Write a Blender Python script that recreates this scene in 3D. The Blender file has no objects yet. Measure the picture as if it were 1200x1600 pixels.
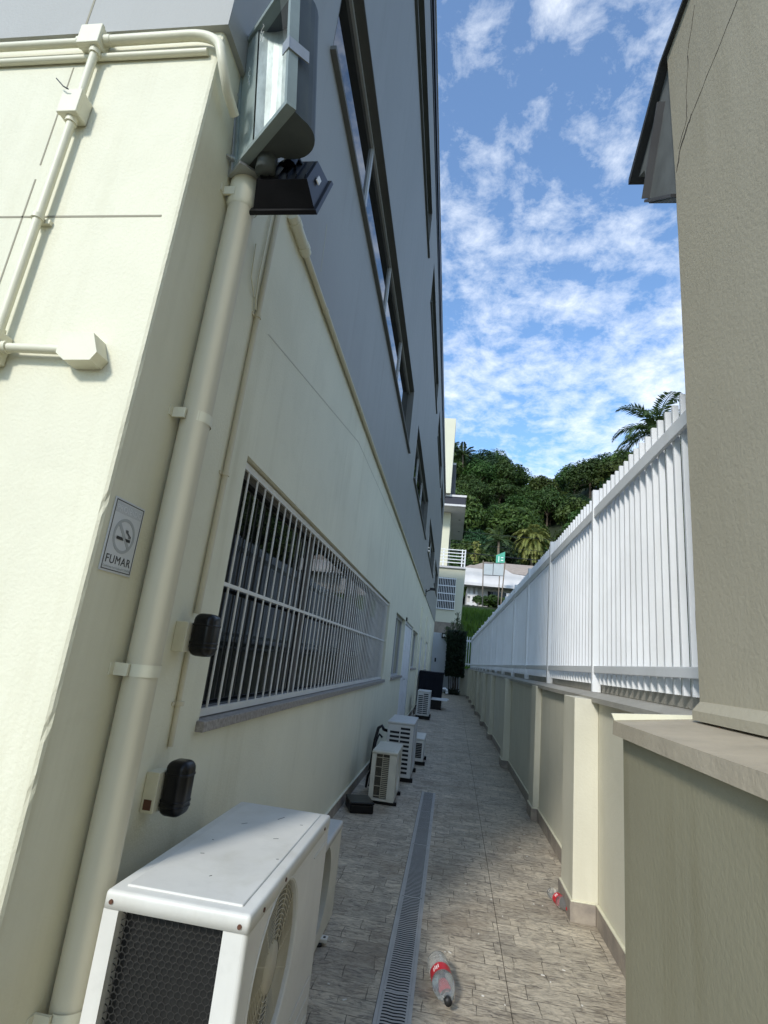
import bpy, bmesh, math, random
from mathutils import Vector, Matrix

S = bpy.context.scene
C = S.collection
random.seed(11)
PI = math.pi

# ------------------------------------------------------------------ camera
cd = bpy.data.cameras.new("camera")
cam = bpy.data.objects.new("camera", cd)
C.objects.link(cam)
R = ((0.98747432, -0.07064078, 0.14108275),      # rows: world X, Y, Z in camera axes
     (0.11691821, -0.27280916, -0.95493732),
     (0.10594619, 0.95947123, -0.26113285))
cam.matrix_world = Matrix(((R[0][0], R[0][1], R[0][2], 0.0),
                           (R[1][0], R[1][1], R[1][2], 0.0),
                           (R[2][0], R[2][1], R[2][2], 1.4),
                           (0, 0, 0, 1)))
cd.sensor_fit = 'VERTICAL'
cd.sensor_height = 24.0
cd.lens = 24.0 * 833.09 / 1600.0
cd.clip_start = 0.02
cd.clip_end = 4000
S.camera = cam

# ------------------------------------------------------------------ light
SUN_D = Vector((0.42, 1.0, -0.70)).normalized()   # the way sunlight travels
sd = bpy.data.lights.new("sun", 'SUN')
sd.energy = 2.0
sd.angle = math.radians(8.0)
sd.color = (1.0, 0.965, 0.90)
sun = bpy.data.objects.new("sun", sd)
C.objects.link(sun)
sun.rotation_euler = SUN_D.to_track_quat('-Z', 'Y').to_euler()
sun.location = (-6, -14, 9)

w = bpy.data.worlds.new("World")
S.world = w
w.use_nodes = True
nt = w.node_tree
nt.nodes.clear()


def N(nt, kind, **kw):
    n = nt.nodes.new(kind)
    for k, v in kw.items():
        setattr(n, k, v)
    return n


def link(nt, a, b):
    nt.links.new(a, b)


def mth(nt, op, a, b=None, clamp=False):
    n = nt.nodes.new('ShaderNodeMath')
    n.operation = op
    n.use_clamp = clamp
    for i, v in enumerate((a, b)):
        if v is None:
            continue
        if isinstance(v, (int, float)):
            n.inputs[i].default_value = v
        else:
            nt.links.new(v, n.inputs[i])
    return n.outputs[0]


def mapr(nt, v, a, b, c=0.0, d=1.0):
    n = nt.nodes.new('ShaderNodeMapRange')
    n.clamp = True
    nt.links.new(v, n.inputs[0])
    for i, x in enumerate((a, b, c, d)):
        n.inputs[i + 1].default_value = x
    return n.outputs[0]


def mixc(nt, f, a, b, mode='MIX'):
    n = nt.nodes.new('ShaderNodeMix')
    n.data_type = 'RGBA'
    n.blend_type = mode
    n.clamp_factor = True
    for sock, v in ((n.inputs[0], f), (n.inputs[6], a), (n.inputs[7], b)):
        if isinstance(v, (int, float)):
            sock.default_value = v
        elif isinstance(v, tuple):
            sock.default_value = (*v, 1.0) if len(v) == 3 else v
        else:
            nt.links.new(v, sock)
    return n.outputs[2]


def noise(nt, vec, scale, detail=4.0, rough=0.55, dist=0.0):
    n = nt.nodes.new('ShaderNodeTexNoise')
    n.inputs['Scale'].default_value = scale
    n.inputs['Detail'].default_value = detail
    n.inputs['Roughness'].default_value = rough
    n.inputs['Distortion'].default_value = dist
    if vec is not None:
        nt.links.new(vec, n.inputs['Vector'])
    return n.outputs[0]


sky = N(nt, 'ShaderNodeTexSky')
sky.sky_type = 'NISHITA'
sky.sun_disc = False
sky.sun_elevation = math.asin(-SUN_D.z)
sky.sun_rotation = math.atan2(-SUN_D.x, -SUN_D.y)
sky.air_density = 1.0
sky.dust_density = 0.6
sky.ozone_density = 2.2
tc = N(nt, 'ShaderNodeTexCoord')
sep = N(nt, 'ShaderNodeSeparateXYZ')
link(nt, tc.outputs['Generated'], sep.inputs[0])
zc = mth(nt, 'ADD', mth(nt, 'MAXIMUM', sep.outputs[2], 0.0), 0.16)
px = mth(nt, 'DIVIDE', sep.outputs[0], zc)
py = mth(nt, 'DIVIDE', sep.outputs[1], zc)
cmb = N(nt, 'ShaderNodeCombineXYZ')
link(nt, px, cmb.inputs[0])
link(nt, py, cmb.inputs[1])
cmb.inputs[2].default_value = 3.7
big = noise(nt, cmb.outputs[0], 2.7, 3.0, 0.5, 0.0)
fine = noise(nt, cmb.outputs[0], 13.0, 9.0, 0.66, 0.18)
cl = mth(nt, 'ADD', mth(nt, 'MULTIPLY', big, 0.5), mth(nt, 'MULTIPLY', fine, 0.5))
low = mapr(nt, sep.outputs[2], 0.25, 0.80, 0.065, -0.03)     # more cloud towards the horizon
dens = mapr(nt, mth(nt, 'ADD', cl, low), 0.465, 0.665, 0.05, 0.85)
skyc = mixc(nt, 1.0, sky.outputs[0], (0.76, 1.02, 1.18), 'MULTIPLY')
wcol = mixc(nt, dens, skyc, (5.0, 5.3, 5.7))
bg = N(nt, 'ShaderNodeBackground')
bg.inputs[1].default_value = 0.15
link(nt, wcol, bg.inputs[0])
wo = N(nt, 'ShaderNodeOutputWorld')
link(nt, bg.outputs[0], wo.inputs[0])

S.view_settings.view_transform = 'Standard'
S.view_settings.look = 'None'
S.view_settings.exposure = 0.66
S.view_settings.gamma = 1.0
S.cycles.max_bounces = 8
S.cycles.diffuse_bounces = 5


# ------------------------------------------------------------------ materials
def mat(name, col, rough=0.6, var=0.0, vscale=3.0, bump=0.0, bscale=80.0, metal=0.0, spec=0.5,
        col2=None, stretch=None, trans=0.0, ior=None, dirt=0.0, objrand=0.0, streak=0.0):
    m = bpy.data.materials.new(name)
    m.use_nodes = True
    t = m.node_tree
    p = t.nodes['Principled BSDF']
    p.inputs['Base Color'].default_value = (*col, 1)
    p.inputs['Roughness'].default_value = rough
    p.inputs['Metallic'].default_value = metal
    p.inputs['Specular IOR Level'].default_value = spec
    if ior:
        p.inputs['IOR'].default_value = ior
    if trans:
        p.inputs['Transmission Weight'].default_value = trans
    g = t.nodes.new('ShaderNodeNewGeometry')
    vec = g.outputs['Position']
    if stretch:
        mp = t.nodes.new('ShaderNodeMapping')
        mp.inputs['Scale'].default_value = stretch
        t.links.new(vec, mp.inputs['Vector'])
        vec = mp.outputs[0]
    c = None
    if var > 0 or col2:
        f = mapr(t, noise(t, vec, vscale, 6.0, 0.6), 0.35, 0.65)
        b = col2 if col2 else tuple(x * (1 - var) for x in col)
        c = mixc(t, f, col, b)
    if dirt > 0:
        f = mapr(t, noise(t, g.outputs['Position'], 14.0, 8.0, 0.7), 0.56, 0.75, 0.0, dirt)
        c = mixc(t, f, c if c else col, tuple(x * 0.45 for x in col))
    if streak > 0:
        ms = t.nodes.new('ShaderNodeMapping')
        ms.inputs['Scale'].default_value = (1.0, 1.0, 0.05)
        t.links.new(g.outputs['Position'], ms.inputs['Vector'])
        f1 = noise(t, ms.outputs[0], 7.0, 5.0, 0.65, 0.4)
        f2 = noise(t, g.outputs['Position'], 1.1, 5.0, 0.65)
        f = mth(t, 'MULTIPLY', mapr(t, f1, 0.5, 0.72, 0.0, 1.0), mapr(t, f2, 0.40, 0.62, 0.1, 1.0))
        c = mixc(t, mth(t, 'MULTIPLY', f, streak), c if c else col, tuple(x * y for x, y in zip(col, (0.70, 0.68, 0.60))))
        f3 = mapr(t, noise(t, g.outputs['Position'], 2.6, 7.0, 0.7, 0.6), 0.52, 0.62, 0.0, streak * 0.5)
        c = mixc(t, f3, c, tuple(x * y for x, y in zip(col, (0.86, 0.86, 0.84))))
    if objrand > 0:
        oi = t.nodes.new('ShaderNodeObjectInfo')
        hs = t.nodes.new('ShaderNodeHueSaturation')
        t.links.new(mapr(t, oi.outputs['Random'], 0, 1, 0.5 - 0.035 * objrand, 0.5 + 0.03 * objrand), hs.inputs['Hue'])
        t.links.new(mapr(t, oi.outputs['Random'], 0, 1, 1 - 0.4 * objrand, 1 + 0.5 * objrand), hs.inputs['Value'])
        if c is None:
            hs.inputs['Color'].default_value = (*col, 1)
        else:
            t.links.new(c, hs.inputs['Color'])
        c = hs.outputs[0]
    if c is not None:
        t.links.new(c, p.inputs['Base Color'])
    if bump > 0:
        bn = t.nodes.new('ShaderNodeBump')
        bn.inputs['Strength'].default_value = bump
        bn.inputs['Distance'].default_value = 0.01
        t.links.new(noise(t, g.outputs['Position'], bscale, 5.0, 0.6), bn.inputs['Height'])
        t.links.new(bn.outputs[0], p.inputs['Normal'])
    return m


M = {}
M['cream'] = mat('cream_paint', (0.735, 0.712, 0.555), 0.8, 0.07, 1.3, 0.22, 95.0, streak=0.55)
M['cream_trim'] = mat('cream_trim_paint', (0.70, 0.675, 0.52), 0.5, 0.08, 8.0, 0.05, 40.0)
M['pvc'] = mat('cream_pvc', (0.62, 0.575, 0.43), 0.65, 0.10, 5.0, 0.04, 30.0, stretch=(1, 1, .2))
M['grey'] = mat('blue_grey_paint', (0.325, 0.326, 0.305), 0.6, 0.06, 1.0, 0.18, 90.0, stretch=(1, 1, .25), streak=0.45)
M['greige'] = mat('greige_paint', (0.43, 0.385, 0.285), 0.75, 0.10, 1.6, 0.22, 60.0, dirt=0.10, streak=0.5)
M['greige_cope'] = mat('greige_coping', (0.46, 0.39, 0.285), 0.7, 0.2, 6.0, 0.25, 60.0, dirt=0.3)
M['olive'] = mat('olive_wall_paint', (0.315, 0.285, 0.19), 0.7, 0.12, 1.2, 0.20, 60.0, streak=0.8)
M['wallcream'] = mat('boundary_cream', (0.65, 0.62, 0.50), 0.65, 0.08, 1.8, 0.15, 70.0, streak=0.45)
M['cope'] = mat('grey_coping', (0.40, 0.38, 0.33), 0.7, 0.2, 5.0, 0.2, 60.0)
M['white'] = mat('white_metal', (0.80, 0.81, 0.82), 0.42, 0.08, 2.5, dirt=0.10, streak=0.3)
M['acwhite'] = mat('ac_white', (0.70, 0.69, 0.64), 0.42, 0.13, 3.0, 0.03, 60.0, dirt=0.16, streak=0.4)
M['accream'] = mat('ac_aged_white', (0.62, 0.60, 0.51), 0.45, 0.14, 6.0, 0.03, 60.0, dirt=0.15)
M['acgrey'] = mat('ac_grey_white', (0.58, 0.58, 0.56), 0.45, 0.10, 6.0, dirt=0.1)
M['tan'] = mat('aged_plastic', (0.50, 0.46, 0.35), 0.5, 0.2, 9.0)
M['dark'] = mat('dark_void', (0.012, 0.012, 0.013), 0.8)
M['black'] = mat('black_plastic', (0.006, 0.006, 0.007), 0.28, 0.3, 20.0, spec=0.3)
M['navy'] = mat('navy_plastic', (0.005, 0.007, 0.014), 0.55, 0.4, 4.0, spec=0.2)
M['wire'] = mat('dark_wire', (0.028, 0.027, 0.024), 0.5)
M['coil'] = mat('coil_fins', (0.012, 0.012, 0.011), 0.6, 0.5, 60.0, stretch=(1, 1, .06))
M['rust'] = mat('rusty_screw', (0.10, 0.04, 0.02), 0.7)
M['steel'] = mat('galvanised', (0.42, 0.43, 0.42), 0.4, 0.2, 8.0, metal=0.6)
M['alu'] = mat('grey_aluminium', (0.075, 0.088, 0.085), 0.55, 0.2, 8.0)
M['rim'] = mat('green_grey_rim', (0.24, 0.29, 0.28), 0.45, 0.15, 8.0)
M['frame2'] = mat('grey_window_frame', (0.20, 0.20, 0.195), 0.4)
M['bars'] = mat('bar_white', (0.70, 0.69, 0.64), 0.45, 0.1, 6.0)
M['frame'] = mat('window_frame_white', (0.50, 0.51, 0.50), 0.4)
M['reveal'] = mat('reveal_grey', (0.15, 0.15, 0.135), 0.7, 0.15, 3.0)
M['sill'] = mat('granite_sill', (0.36, 0.33, 0.30), 0.45, 0.0, 60.0, col2=(0.20, 0.18, 0.165))
M['skirt'] = mat('stone_skirting', (0.36, 0.31, 0.25), 0.6, 0.0, 9.0, col2=(0.22, 0.19, 0.165), bump=0.3, bscale=30.0)
M['grate'] = mat('drain_plastic', (0.44, 0.43, 0.41), 0.5, 0.15, 9.0)
M['ink'] = mat('black_ink', (0.015, 0.015, 0.015), 0.5)
M['faint'] = mat('faded_ink', (0.37, 0.39, 0.40), 0.5)
M['signw'] = mat('sign_plastic', (0.60, 0.62, 0.64), 0.35, 0.05, 20.0)
M['crack'] = mat('dark_crack', (0.06, 0.05, 0.04), 0.9)  # the cracks' own dark colour, also used for the base under the paving
M['line'] = mat('joint_dark_cream', (0.50, 0.48, 0.38), 0.9)  # hairline plaster joints in a darker cream of their own
M['line2'] = mat('front_joint', (0.30, 0.28, 0.21), 0.9)
M['roofing'] = mat('dark_roofing', (0.05, 0.055, 0.06), 0.7, 0.3, 6.0)
M['soffit'] = mat('grey_soffit', (0.16, 0.17, 0.165), 0.8, 0.3, 5.0)
M['red'] = mat('red_label', (0.55, 0.015, 0.025), 0.4)
M['bark'] = mat('bark', (0.10, 0.075, 0.05), 0.9, 0.4, 8.0, 0.5, 20.0)
M['palmbark'] = mat('palm_bark', (0.22, 0.18, 0.13), 0.9, 0.4, 8.0)
M['beige'] = mat('beige_render', (0.62, 0.60, 0.46), 0.8, 0.06, 0.7, 0.2, 20.0)
M['housewhite'] = mat('house_white', (0.64, 0.62, 0.61), 0.8, 0.12, 0.9)
M['housewall'] = mat('house_wall', (0.50, 0.47, 0.44), 0.8, 0.15, 0.8)
M['tileroof'] = mat('faded_roof_tile', (0.42, 0.34, 0.27), 0.85, 0.25, 3.0)
M['darkgrey'] = mat('dark_grey_cladding', (0.10, 0.10, 0.105), 0.7, 0.3, 2.5)
M['navyband'] = mat('navy_fascia', (0.006, 0.008, 0.02), 0.6)
M['green'] = mat('green_board', (0.08, 0.42, 0.28), 0.5, 0.2, 3.0)
M['banner'] = mat('grey_banner', (0.45, 0.49, 0.50), 0.6, 0.1, 2.0)
M['wood'] = mat('weathered_post', (0.25, 0.20, 0.15), 0.8, 0.2, 4.0)
M['brown'] = mat('brown_stone_band', (0.30, 0.25, 0.20), 0.8, 0.3, 3.0)
M['gate'] = mat('pale_gate_paint', (0.50, 0.53, 0.56), 0.5, 0.06, 2.0)
M['litter'] = mat('white_litter', (0.75, 0.73, 0.68), 0.8)
M['lens'] = mat('white_lens', (0.85, 0.85, 0.82), 0.3)
M['galvdark'] = mat('dark_trim', (0.03, 0.034, 0.04), 0.4)


def glass_dark(name, col, rough, ior):
    m = mat(name, col, rough, ior=ior)
    return m


M['glass'] = glass_dark('window_glass', (0.004, 0.005, 0.006), 0.012, 1.36)
M['reflglass'] = mat('floodlight_glass', (0.50, 0.55, 0.55), 0.3, 0.25, 9.0)
M['refl'] = mat('reflector_foil', (0.62, 0.64, 0.62), 0.45, 0.45, 9.0, metal=0.25, stretch=(2, 2, .8))
m = mat('clear_plastic', (0.92, 0.94, 0.95), 0.05, ior=1.25, trans=0.92)
M['clear'] = m


def leafmat(name, a, b, rand=0.6):
    m = mat(name, a, 0.55, 0.0, 0.55, col2=b, objrand=rand, spec=0.3)
    p = m.node_tree.nodes['Principled BSDF']
    t = m.node_tree
    tr = t.nodes.new('ShaderNodeBsdfTranslucent')
    mx = t.nodes.new('ShaderNodeMixShader')
    mx.inputs[0].default_value = 0.25
    src = p.inputs['Base Color'].links[0].from_socket
    t.links.new(src, tr.inputs['Color'])
    out = t.nodes['Material Output']
    t.links.new(p.outputs[0], mx.inputs[1])
    t.links.new(tr.outputs[0], mx.inputs[2])
    t.links.new(mx.outputs[0], out.inputs[0])
    return m


M['leaf'] = leafmat('broad_leaf', (0.058, 0.105, 0.020), (0.026, 0.058, 0.011))
M['leafolive'] = leafmat('olive_leaf', (0.080, 0.118, 0.022), (0.04, 0.066, 0.013))
M['leafblue'] = leafmat('deep_leaf', (0.036, 0.082, 0.028), (0.016, 0.042, 0.014))
M['palmleaf'] = leafmat('palm_leaf', (0.095, 0.13, 0.045), (0.06, 0.095, 0.03), 0.3)
M['palmyellow'] = leafmat('yellow_palm_leaf', (0.28, 0.29, 0.075), (0.16, 0.19, 0.05), 0.2)
M['hedge'] = leafmat('hedge_leaf', (0.016, 0.030, 0.012), (0.008, 0.016, 0.007), 0.2)
M['shrub'] = leafmat('shrub_leaf', (0.085, 0.12, 0.05), (0.04, 0.07, 0.025), 0.2)
M['grass'] = leafmat('grass_blade', (0.12, 0.21, 0.025), (0.07, 0.14, 0.018), 0.1)
M['soil'] = mat('hill_soil', (0.022, 0.034, 0.010), 0.95, 0.4, 0.4, 0.5, 2.0)
M['yard'] = mat('yard_ground', (0.10, 0.105, 0.06), 0.95, 0.4, 0.8, 0.4, 5.0)

# paving: rough split-stone slabs laid in thin courses
m = bpy.data.materials.new('split_stone_paving')
m.use_nodes = True
t = m.node_tree
p = t.nodes['Principled BSDF']
g = t.nodes.new('ShaderNodeNewGeometry')
pos = g.outputs['Position']
wob = t.nodes.new('ShaderNodeTexNoise')
wob.inputs['Scale'].default_value = 7.0
wob.inputs['Detail'].default_value = 3.0
t.links.new(pos, wob.inputs['Vector'])
vm = t.nodes.new('ShaderNodeVectorMath')
vm.operation = 'MULTIPLY_ADD'
t.links.new(wob.outputs['Color'], vm.inputs[0])
vm.inputs[1].default_value = (0.03, 0.014, 0.0)
t.links.new(pos, vm.inputs[2])
br = t.nodes.new('ShaderNodeTexBrick')
br.offset = 0.5
br.offset_frequency = 2
br.squash = 0.62
br.squash_frequency = 3
br.inputs['Scale'].default_value = 1.0
br.inputs['Brick Width'].default_value = 0.235
br.inputs['Row Height'].default_value = 0.118
br.inputs['Mortar Size'].default_value = 0.0022
br.inputs['Mortar Smooth'].default_value = 0.35
br.inputs['Bias'].default_value = -0.1
br.inputs['Color1'].default_value = (0.75, 0.6, 0.2, 1)
br.inputs['Color2'].default_value = (0.1, 0.2, 0.9, 1)
br.inputs['Mortar'].default_value = (0.3, 0.26, 0.22, 1)
t.links.new(vm.outputs[0], br.inputs['Vector'])
mp = t.nodes.new('ShaderNodeMapping')
mp.inputs['Scale'].default_value = (0.42, 1.0, 1.0)
t.links.new(pos, mp.inputs['Vector'])
n1 = noise(t, mp.outputs[0], 24.0, 9.0, 0.68, 1.6)
n2 = noise(t, pos, 2.2, 4.0, 0.6)
n3 = noise(t, mp.outputs[0], 75.0, 5.0, 0.7, 0.6)
n4 = noise(t, pos, 9.0, 3.0, 0.6)
mp5 = t.nodes.new('ShaderNodeMapping')
mp5.inputs['Scale'].default_value = (0.28, 1.0, 1.0)
t.links.new(pos, mp5.inputs['Vector'])
n5 = noise(t, mp5.outputs[0], 34.0, 4.0, 0.55, 2.2)
mort = mth(t, 'MULTIPLY', br.outputs['Fac'], mapr(t, n4, 0.42, 0.58, 0.2, 0.95))
slab = mixc(t, mapr(t, noise(t, br.outputs['Color'], 40.0, 0.0), 0.3, 0.7), (0.70, 0.61, 0.47), (0.47, 0.41, 0.32))
slab = mixc(t, mort, slab, (0.05, 0.042, 0.036))
c = mixc(t, mapr(t, n1, 0.45, 0.70, 0.0, 0.85), slab, (0.17, 0.145, 0.115))
c = mixc(t, mapr(t, n3, 0.50, 0.78, 0.0, 0.55), c, (0.085, 0.07, 0.06))
c = mixc(t, mapr(t, n1, 0.22, 0.40, 0.55, 0.0), c, (0.70, 0.63, 0.50))
c = mixc(t, mapr(t, n2, 0.45, 0.70, 0.0, 0.5), c, (0.25, 0.185, 0.12))
c = mixc(t, mapr(t, noise(t, pos, 5.5, 6.0, 0.7, 0.8), 0.52, 0.70, 0.0, 0.5), c, (0.17, 0.15, 0.125))
c = mixc(t, mapr(t, n5, 0.55, 0.67, 0.0, 0.70), c, (0.09, 0.075, 0.065))
t.links.new(c, p.inputs['Base Color'])
p.inputs['Roughness'].default_value = 0.62
h = mth(t, 'ADD', mth(t, 'MULTIPLY', mort, -1.0), mth(t, 'MULTIPLY', n1, 1.3))
h = mth(t, 'ADD', h, mth(t, 'MULTIPLY', n3, 0.5))
bn = t.nodes.new('ShaderNodeBump')
bn.inputs['Strength'].default_value = 0.9
bn.inputs['Distance'].default_value = 0.008
t.links.new(h, bn.inputs['Height'])
t.links.new(bn.outputs[0], p.inputs['Normal'])
M['paving'] = m


# ------------------------------------------------------------------ mesh helpers
ORG = {}


class MB:
    def __init__(s):
        s.v = []
        s.f = []
        s.sm = []

    def add(s, vs, fs, smooth=False):
        o = len(s.v)
        s.v += [tuple(v) for v in vs]
        s.f += [tuple(i + o for i in f) for f in fs]
        s.sm += [smooth] * len(fs)
        return s

    def bm(s, b, mtx=None, smooth=False):
        if mtx is not None:
            b.transform(mtx)
        b.verts.index_update()
        s.add([v.co[:] for v in b.verts], [[v.index for v in f.verts] for f in b.faces], smooth)
        b.free()
        return s

    def box(s, x0, x1, y0, y1, z0, z1, bev=0.0, seg=2, mtx=None, smooth=False):
        b = bmesh.new()
        bmesh.ops.create_cube(b, size=1.0)
        b.transform(Matrix.Translation(((x0 + x1) / 2, (y0 + y1) / 2, (z0 + z1) / 2)) @ Matrix.Diagonal((x1 - x0, y1 - y0, z1 - z0, 1)))
        if bev > 0:
            bmesh.ops.bevel(b, geom=b.edges[:], offset=bev, segments=seg, profile=0.5, affect='EDGES')
        return s.bm(b, mtx, smooth)

    def tube(s, pts, r, seg=12, cap=True):
        pts = [Vector(q) for q in pts]
        rs = r if isinstance(r, (list, tuple)) else [r] * len(pts)
        vs, fs = [], []
        ref = None
        for i, q in enumerate(pts):
            if i == 0:
                d = pts[1] - q
            elif i == len(pts) - 1:
                d = q - pts[i - 1]
            else:
                d = (q - pts[i - 1]).normalized() + (pts[i + 1] - q).normalized()
            d.normalize()
            if ref is None:
                ref = Vector((0, 0, 1)) if abs(d.z) < 0.9 else Vector((1, 0, 0))
            u = (ref - d * ref.dot(d)).normalized()
            ref = u
            vv = d.cross(u)
            for k in range(seg):
                a = 2 * PI * k / seg
                vs.append(q + (u * math.cos(a) + vv * math.sin(a)) * rs[i])
        for i in range(len(pts) - 1):
            for k in range(seg):
                a, b2 = i * seg + k, i * seg + (k + 1) % seg
                fs.append((a, b2, b2 + seg, a + seg))
        s.add(vs, fs, True)
        if cap:
            n = len(pts) - 1
            s.add(vs[:seg], [tuple(range(seg))[::-1]])
            s.add(vs[n * seg:], [tuple(range(seg))])
        return s

    def bar(s, a, b, wx, wy, up=(0, 0, 1)):
        """a straight bar of rectangular section from a to b"""
        a, b = Vector(a), Vector(b)
        d = (b - a).normalized()
        u = Vector(up)
        if abs(d.dot(u)) > 0.95:
            u = Vector((0, 1, 0))
        x = d.cross(u).normalized()
        y = x.cross(d)
        vs = []
        for q in (a, b):
            for sx, sy in ((-1, -1), (1, -1), (1, 1), (-1, 1)):
                vs.append(q + x * sx * wx / 2 + y * sy * wy / 2)
        return s.add(vs, [(0, 3, 2, 1), (4, 5, 6, 7), (0, 1, 5, 4), (1, 2, 6, 5), (2, 3, 7, 6), (3, 0, 4, 7)])

    def prism(s, poly, axis, a0, a1):
        """poly in the two other axes (in x,y,z order), extruded along axis"""
        def P(q, a):
            return {'x': (a, q[0], q[1]), 'y': (q[0], a, q[1]), 'z': (q[0], q[1], a)}[axis]
        n = len(poly)
        vs = [P(q, a0) for q in poly] + [P(q, a1) for q in poly]
        fs = [tuple(range(n))[::-1], tuple(range(n, 2 * n))]
        for i in range(n):
            j = (i + 1) % n
            fs.append((i, j, j + n, i + n))
        return s.add(vs, fs)

    def lathe(s, prof, mtx, seg=24):
        vs, fs = [], []
        for r, z in prof:
            for k in range(seg):
                a = 2 * PI * k / seg
                vs.append(mtx @ Vector((r * math.cos(a), r * math.sin(a), z)))
        for i in range(len(prof) - 1):
            for k in range(seg):
                a, b = i * seg + k, i * seg + (k + 1) % seg
                fs.append((a, b, b + seg, a + seg))
        return s.add(vs, fs, True)

    def build(s, name, material, parent=None, label=None):
        if parent is not None:
            o0 = ORG[parent.as_pointer()]
        else:
            xs = [v[0] for v in s.v]
            ys = [v[1] for v in s.v]
            zs = [v[2] for v in s.v]
            o0 = Vector(((min(xs) + max(xs)) / 2, (min(ys) + max(ys)) / 2, min(zs)))
        me = bpy.data.meshes.new(name)
        me.from_pydata([(v[0] - o0.x, v[1] - o0.y, v[2] - o0.z) for v in s.v], [], s.f)
        me.polygons.foreach_set('use_smooth', s.sm)
        b = bmesh.new()
        b.from_mesh(me)
        bmesh.ops.recalc_face_normals(b, faces=b.faces[:])
        b.to_mesh(me)
        b.free()
        me.materials.append(material)
        ob = bpy.data.objects.new(name, me)
        C.objects.link(ob)
        if parent is not None:
            ob.parent = parent
        else:
            ob.location = o0
        ORG[ob.as_pointer()] = o0
        if label:
            ob['label'] = label
        return ob


def tag(o, label=None, cat=None, group=None, kind=None):
    if label:
        o['label'] = label
    if cat:
        o['category'] = cat
    if group:
        o['group'] = group
    if kind:
        o['kind'] = kind
    return o


def thing(name, loc, label, cat, group=None):
    o = bpy.data.objects.new(name, None)
    o.empty_display_size = 0.1
    C.objects.link(o)
    o.location = loc
    ORG[o.as_pointer()] = Vector(loc)
    return tag(o, label, cat, group)


def copy_tree(o, parent=None):
    c = o.copy()
    C.objects.link(c)
    if parent is not None:
        c.parent = parent
    for ch in o.children:
        copy_tree(ch, c)
    return c


def text_mesh(txt, size, offset=0.0, extrude=0.0004):
    cu = bpy.data.curves.new('lettering', 'FONT')
    cu.body = txt
    cu.size = size
    cu.offset = offset
    cu.extrude = extrude
    cu.align_x = 'CENTER'
    cu.space_character = 1.12
    ob = bpy.data.objects.new('lettering', cu)
    C.objects.link(ob)
    dg = bpy.context.evaluated_depsgraph_get()
    me = bpy.data.meshes.new_from_object(ob.evaluated_get(dg))
    vs = [v.co.copy() for v in me.vertices]
    fs = [tuple(q.vertices) for q in me.polygons]
    bpy.data.objects.remove(ob)
    bpy.data.curves.remove(cu)
    bpy.data.meshes.remove(me)
    return vs, fs


def sheet_x(mb, x, y0, y1, z0, z1, holes):
    """wall sheet in the plane x = const with rectangular holes (y0, y1, z0, z1)"""
    ys = sorted({y0, y1, *[q for h in holes for q in h[:2]]})
    zs = sorted({z0, z1, *[q for h in holes for q in h[2:4]]})
    for i in range(len(ys) - 1):
        for j in range(len(zs) - 1):
            cy, cz = (ys[i] + ys[i + 1]) / 2, (zs[j] + zs[j + 1]) / 2
            if any(h[0] < cy < h[1] and h[2] < cz < h[3] for h in holes):
                continue
            mb.add([(x, ys[i], zs[j]), (x, ys[i + 1], zs[j]), (x, ys[i + 1], zs[j + 1]), (x, ys[i], zs[j + 1])], [(0, 1, 2, 3)])


def reveal_x(mb, x, d, h):
    y0, y1, z0, z1 = h
    xi = x - d
    mb.add([(x, y0, z0), (x, y1, z0), (x, y1, z1), (x, y0, z1), (xi, y0, z0), (xi, y1, z0), (xi, y1, z1), (xi, y0, z1)],
           [(0, 1, 5, 4), (1, 2, 6, 5), (2, 3, 7, 6), (3, 0, 4, 7)])


XL = -0.93        # alley face of the office building
YF = 1.255        # its front face
ZG = 3.435        # where the grey storeys begin

# ------------------------------------------------------------------ ground, terrain
mb = MB()
mb.add([(-1500, -1500, -0.012), (1500, -1500, -0.012), (1500, 1500, -0.012), (-1500, 1500, -0.012)], [(0, 1, 2, 3)])
tag(mb.build('ground', M['yard']), kind='structure')


def sstep(a, b, x):
    if a > b:
        return 1.0 - sstep(b, a, x)
    q = max(0.0, min(1.0, (x - a) / (b - a)))
    return q * q * (3 - 2 * q)


def terrain(x, y):
    d = y + 0.75 * max(0.0, x - 14.0) + 0.3 * max(0.0, -12 - x)
    z = -0.05 + 6.2 * sstep(31, 50, d) + 1.8 * sstep(50, 60, d) + 0.4 * sstep(60, 68, d)
    r = 41.0 + 2.5 * math.sin(x * 0.05 + 2.2) + 2.0 * sstep(16, 4, x)
    r -= 6.0 * math.exp(-((x - 20.5) / 5.5) ** 2)
    z += r * sstep(66, 150, d) * (0.85 + 0.15 * sstep(66, 100, d))
    z -= 12 * sstep(160, 260, d)
    return z


mb = MB()
nx, ny = 70, 60
xs = [-150 + 330 * i / nx for i in range(nx + 1)]
ys = [20 + 260 * (j / ny) ** 1.15 for j in range(ny + 1)]
vs = [(x, y, terrain(x, y) - (0.2 if y < 24 else 0)) for y in ys for x in xs]
fs = [(j * (nx + 1) + i, j * (nx + 1) + i + 1, (j + 1) * (nx + 1) + i + 1, (j + 1) * (nx + 1) + i) for j in range(ny) for i in range(nx)]
mb.add(vs, fs, True)
tag(mb.build('hillside', M['soil']), kind='structure')

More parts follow.
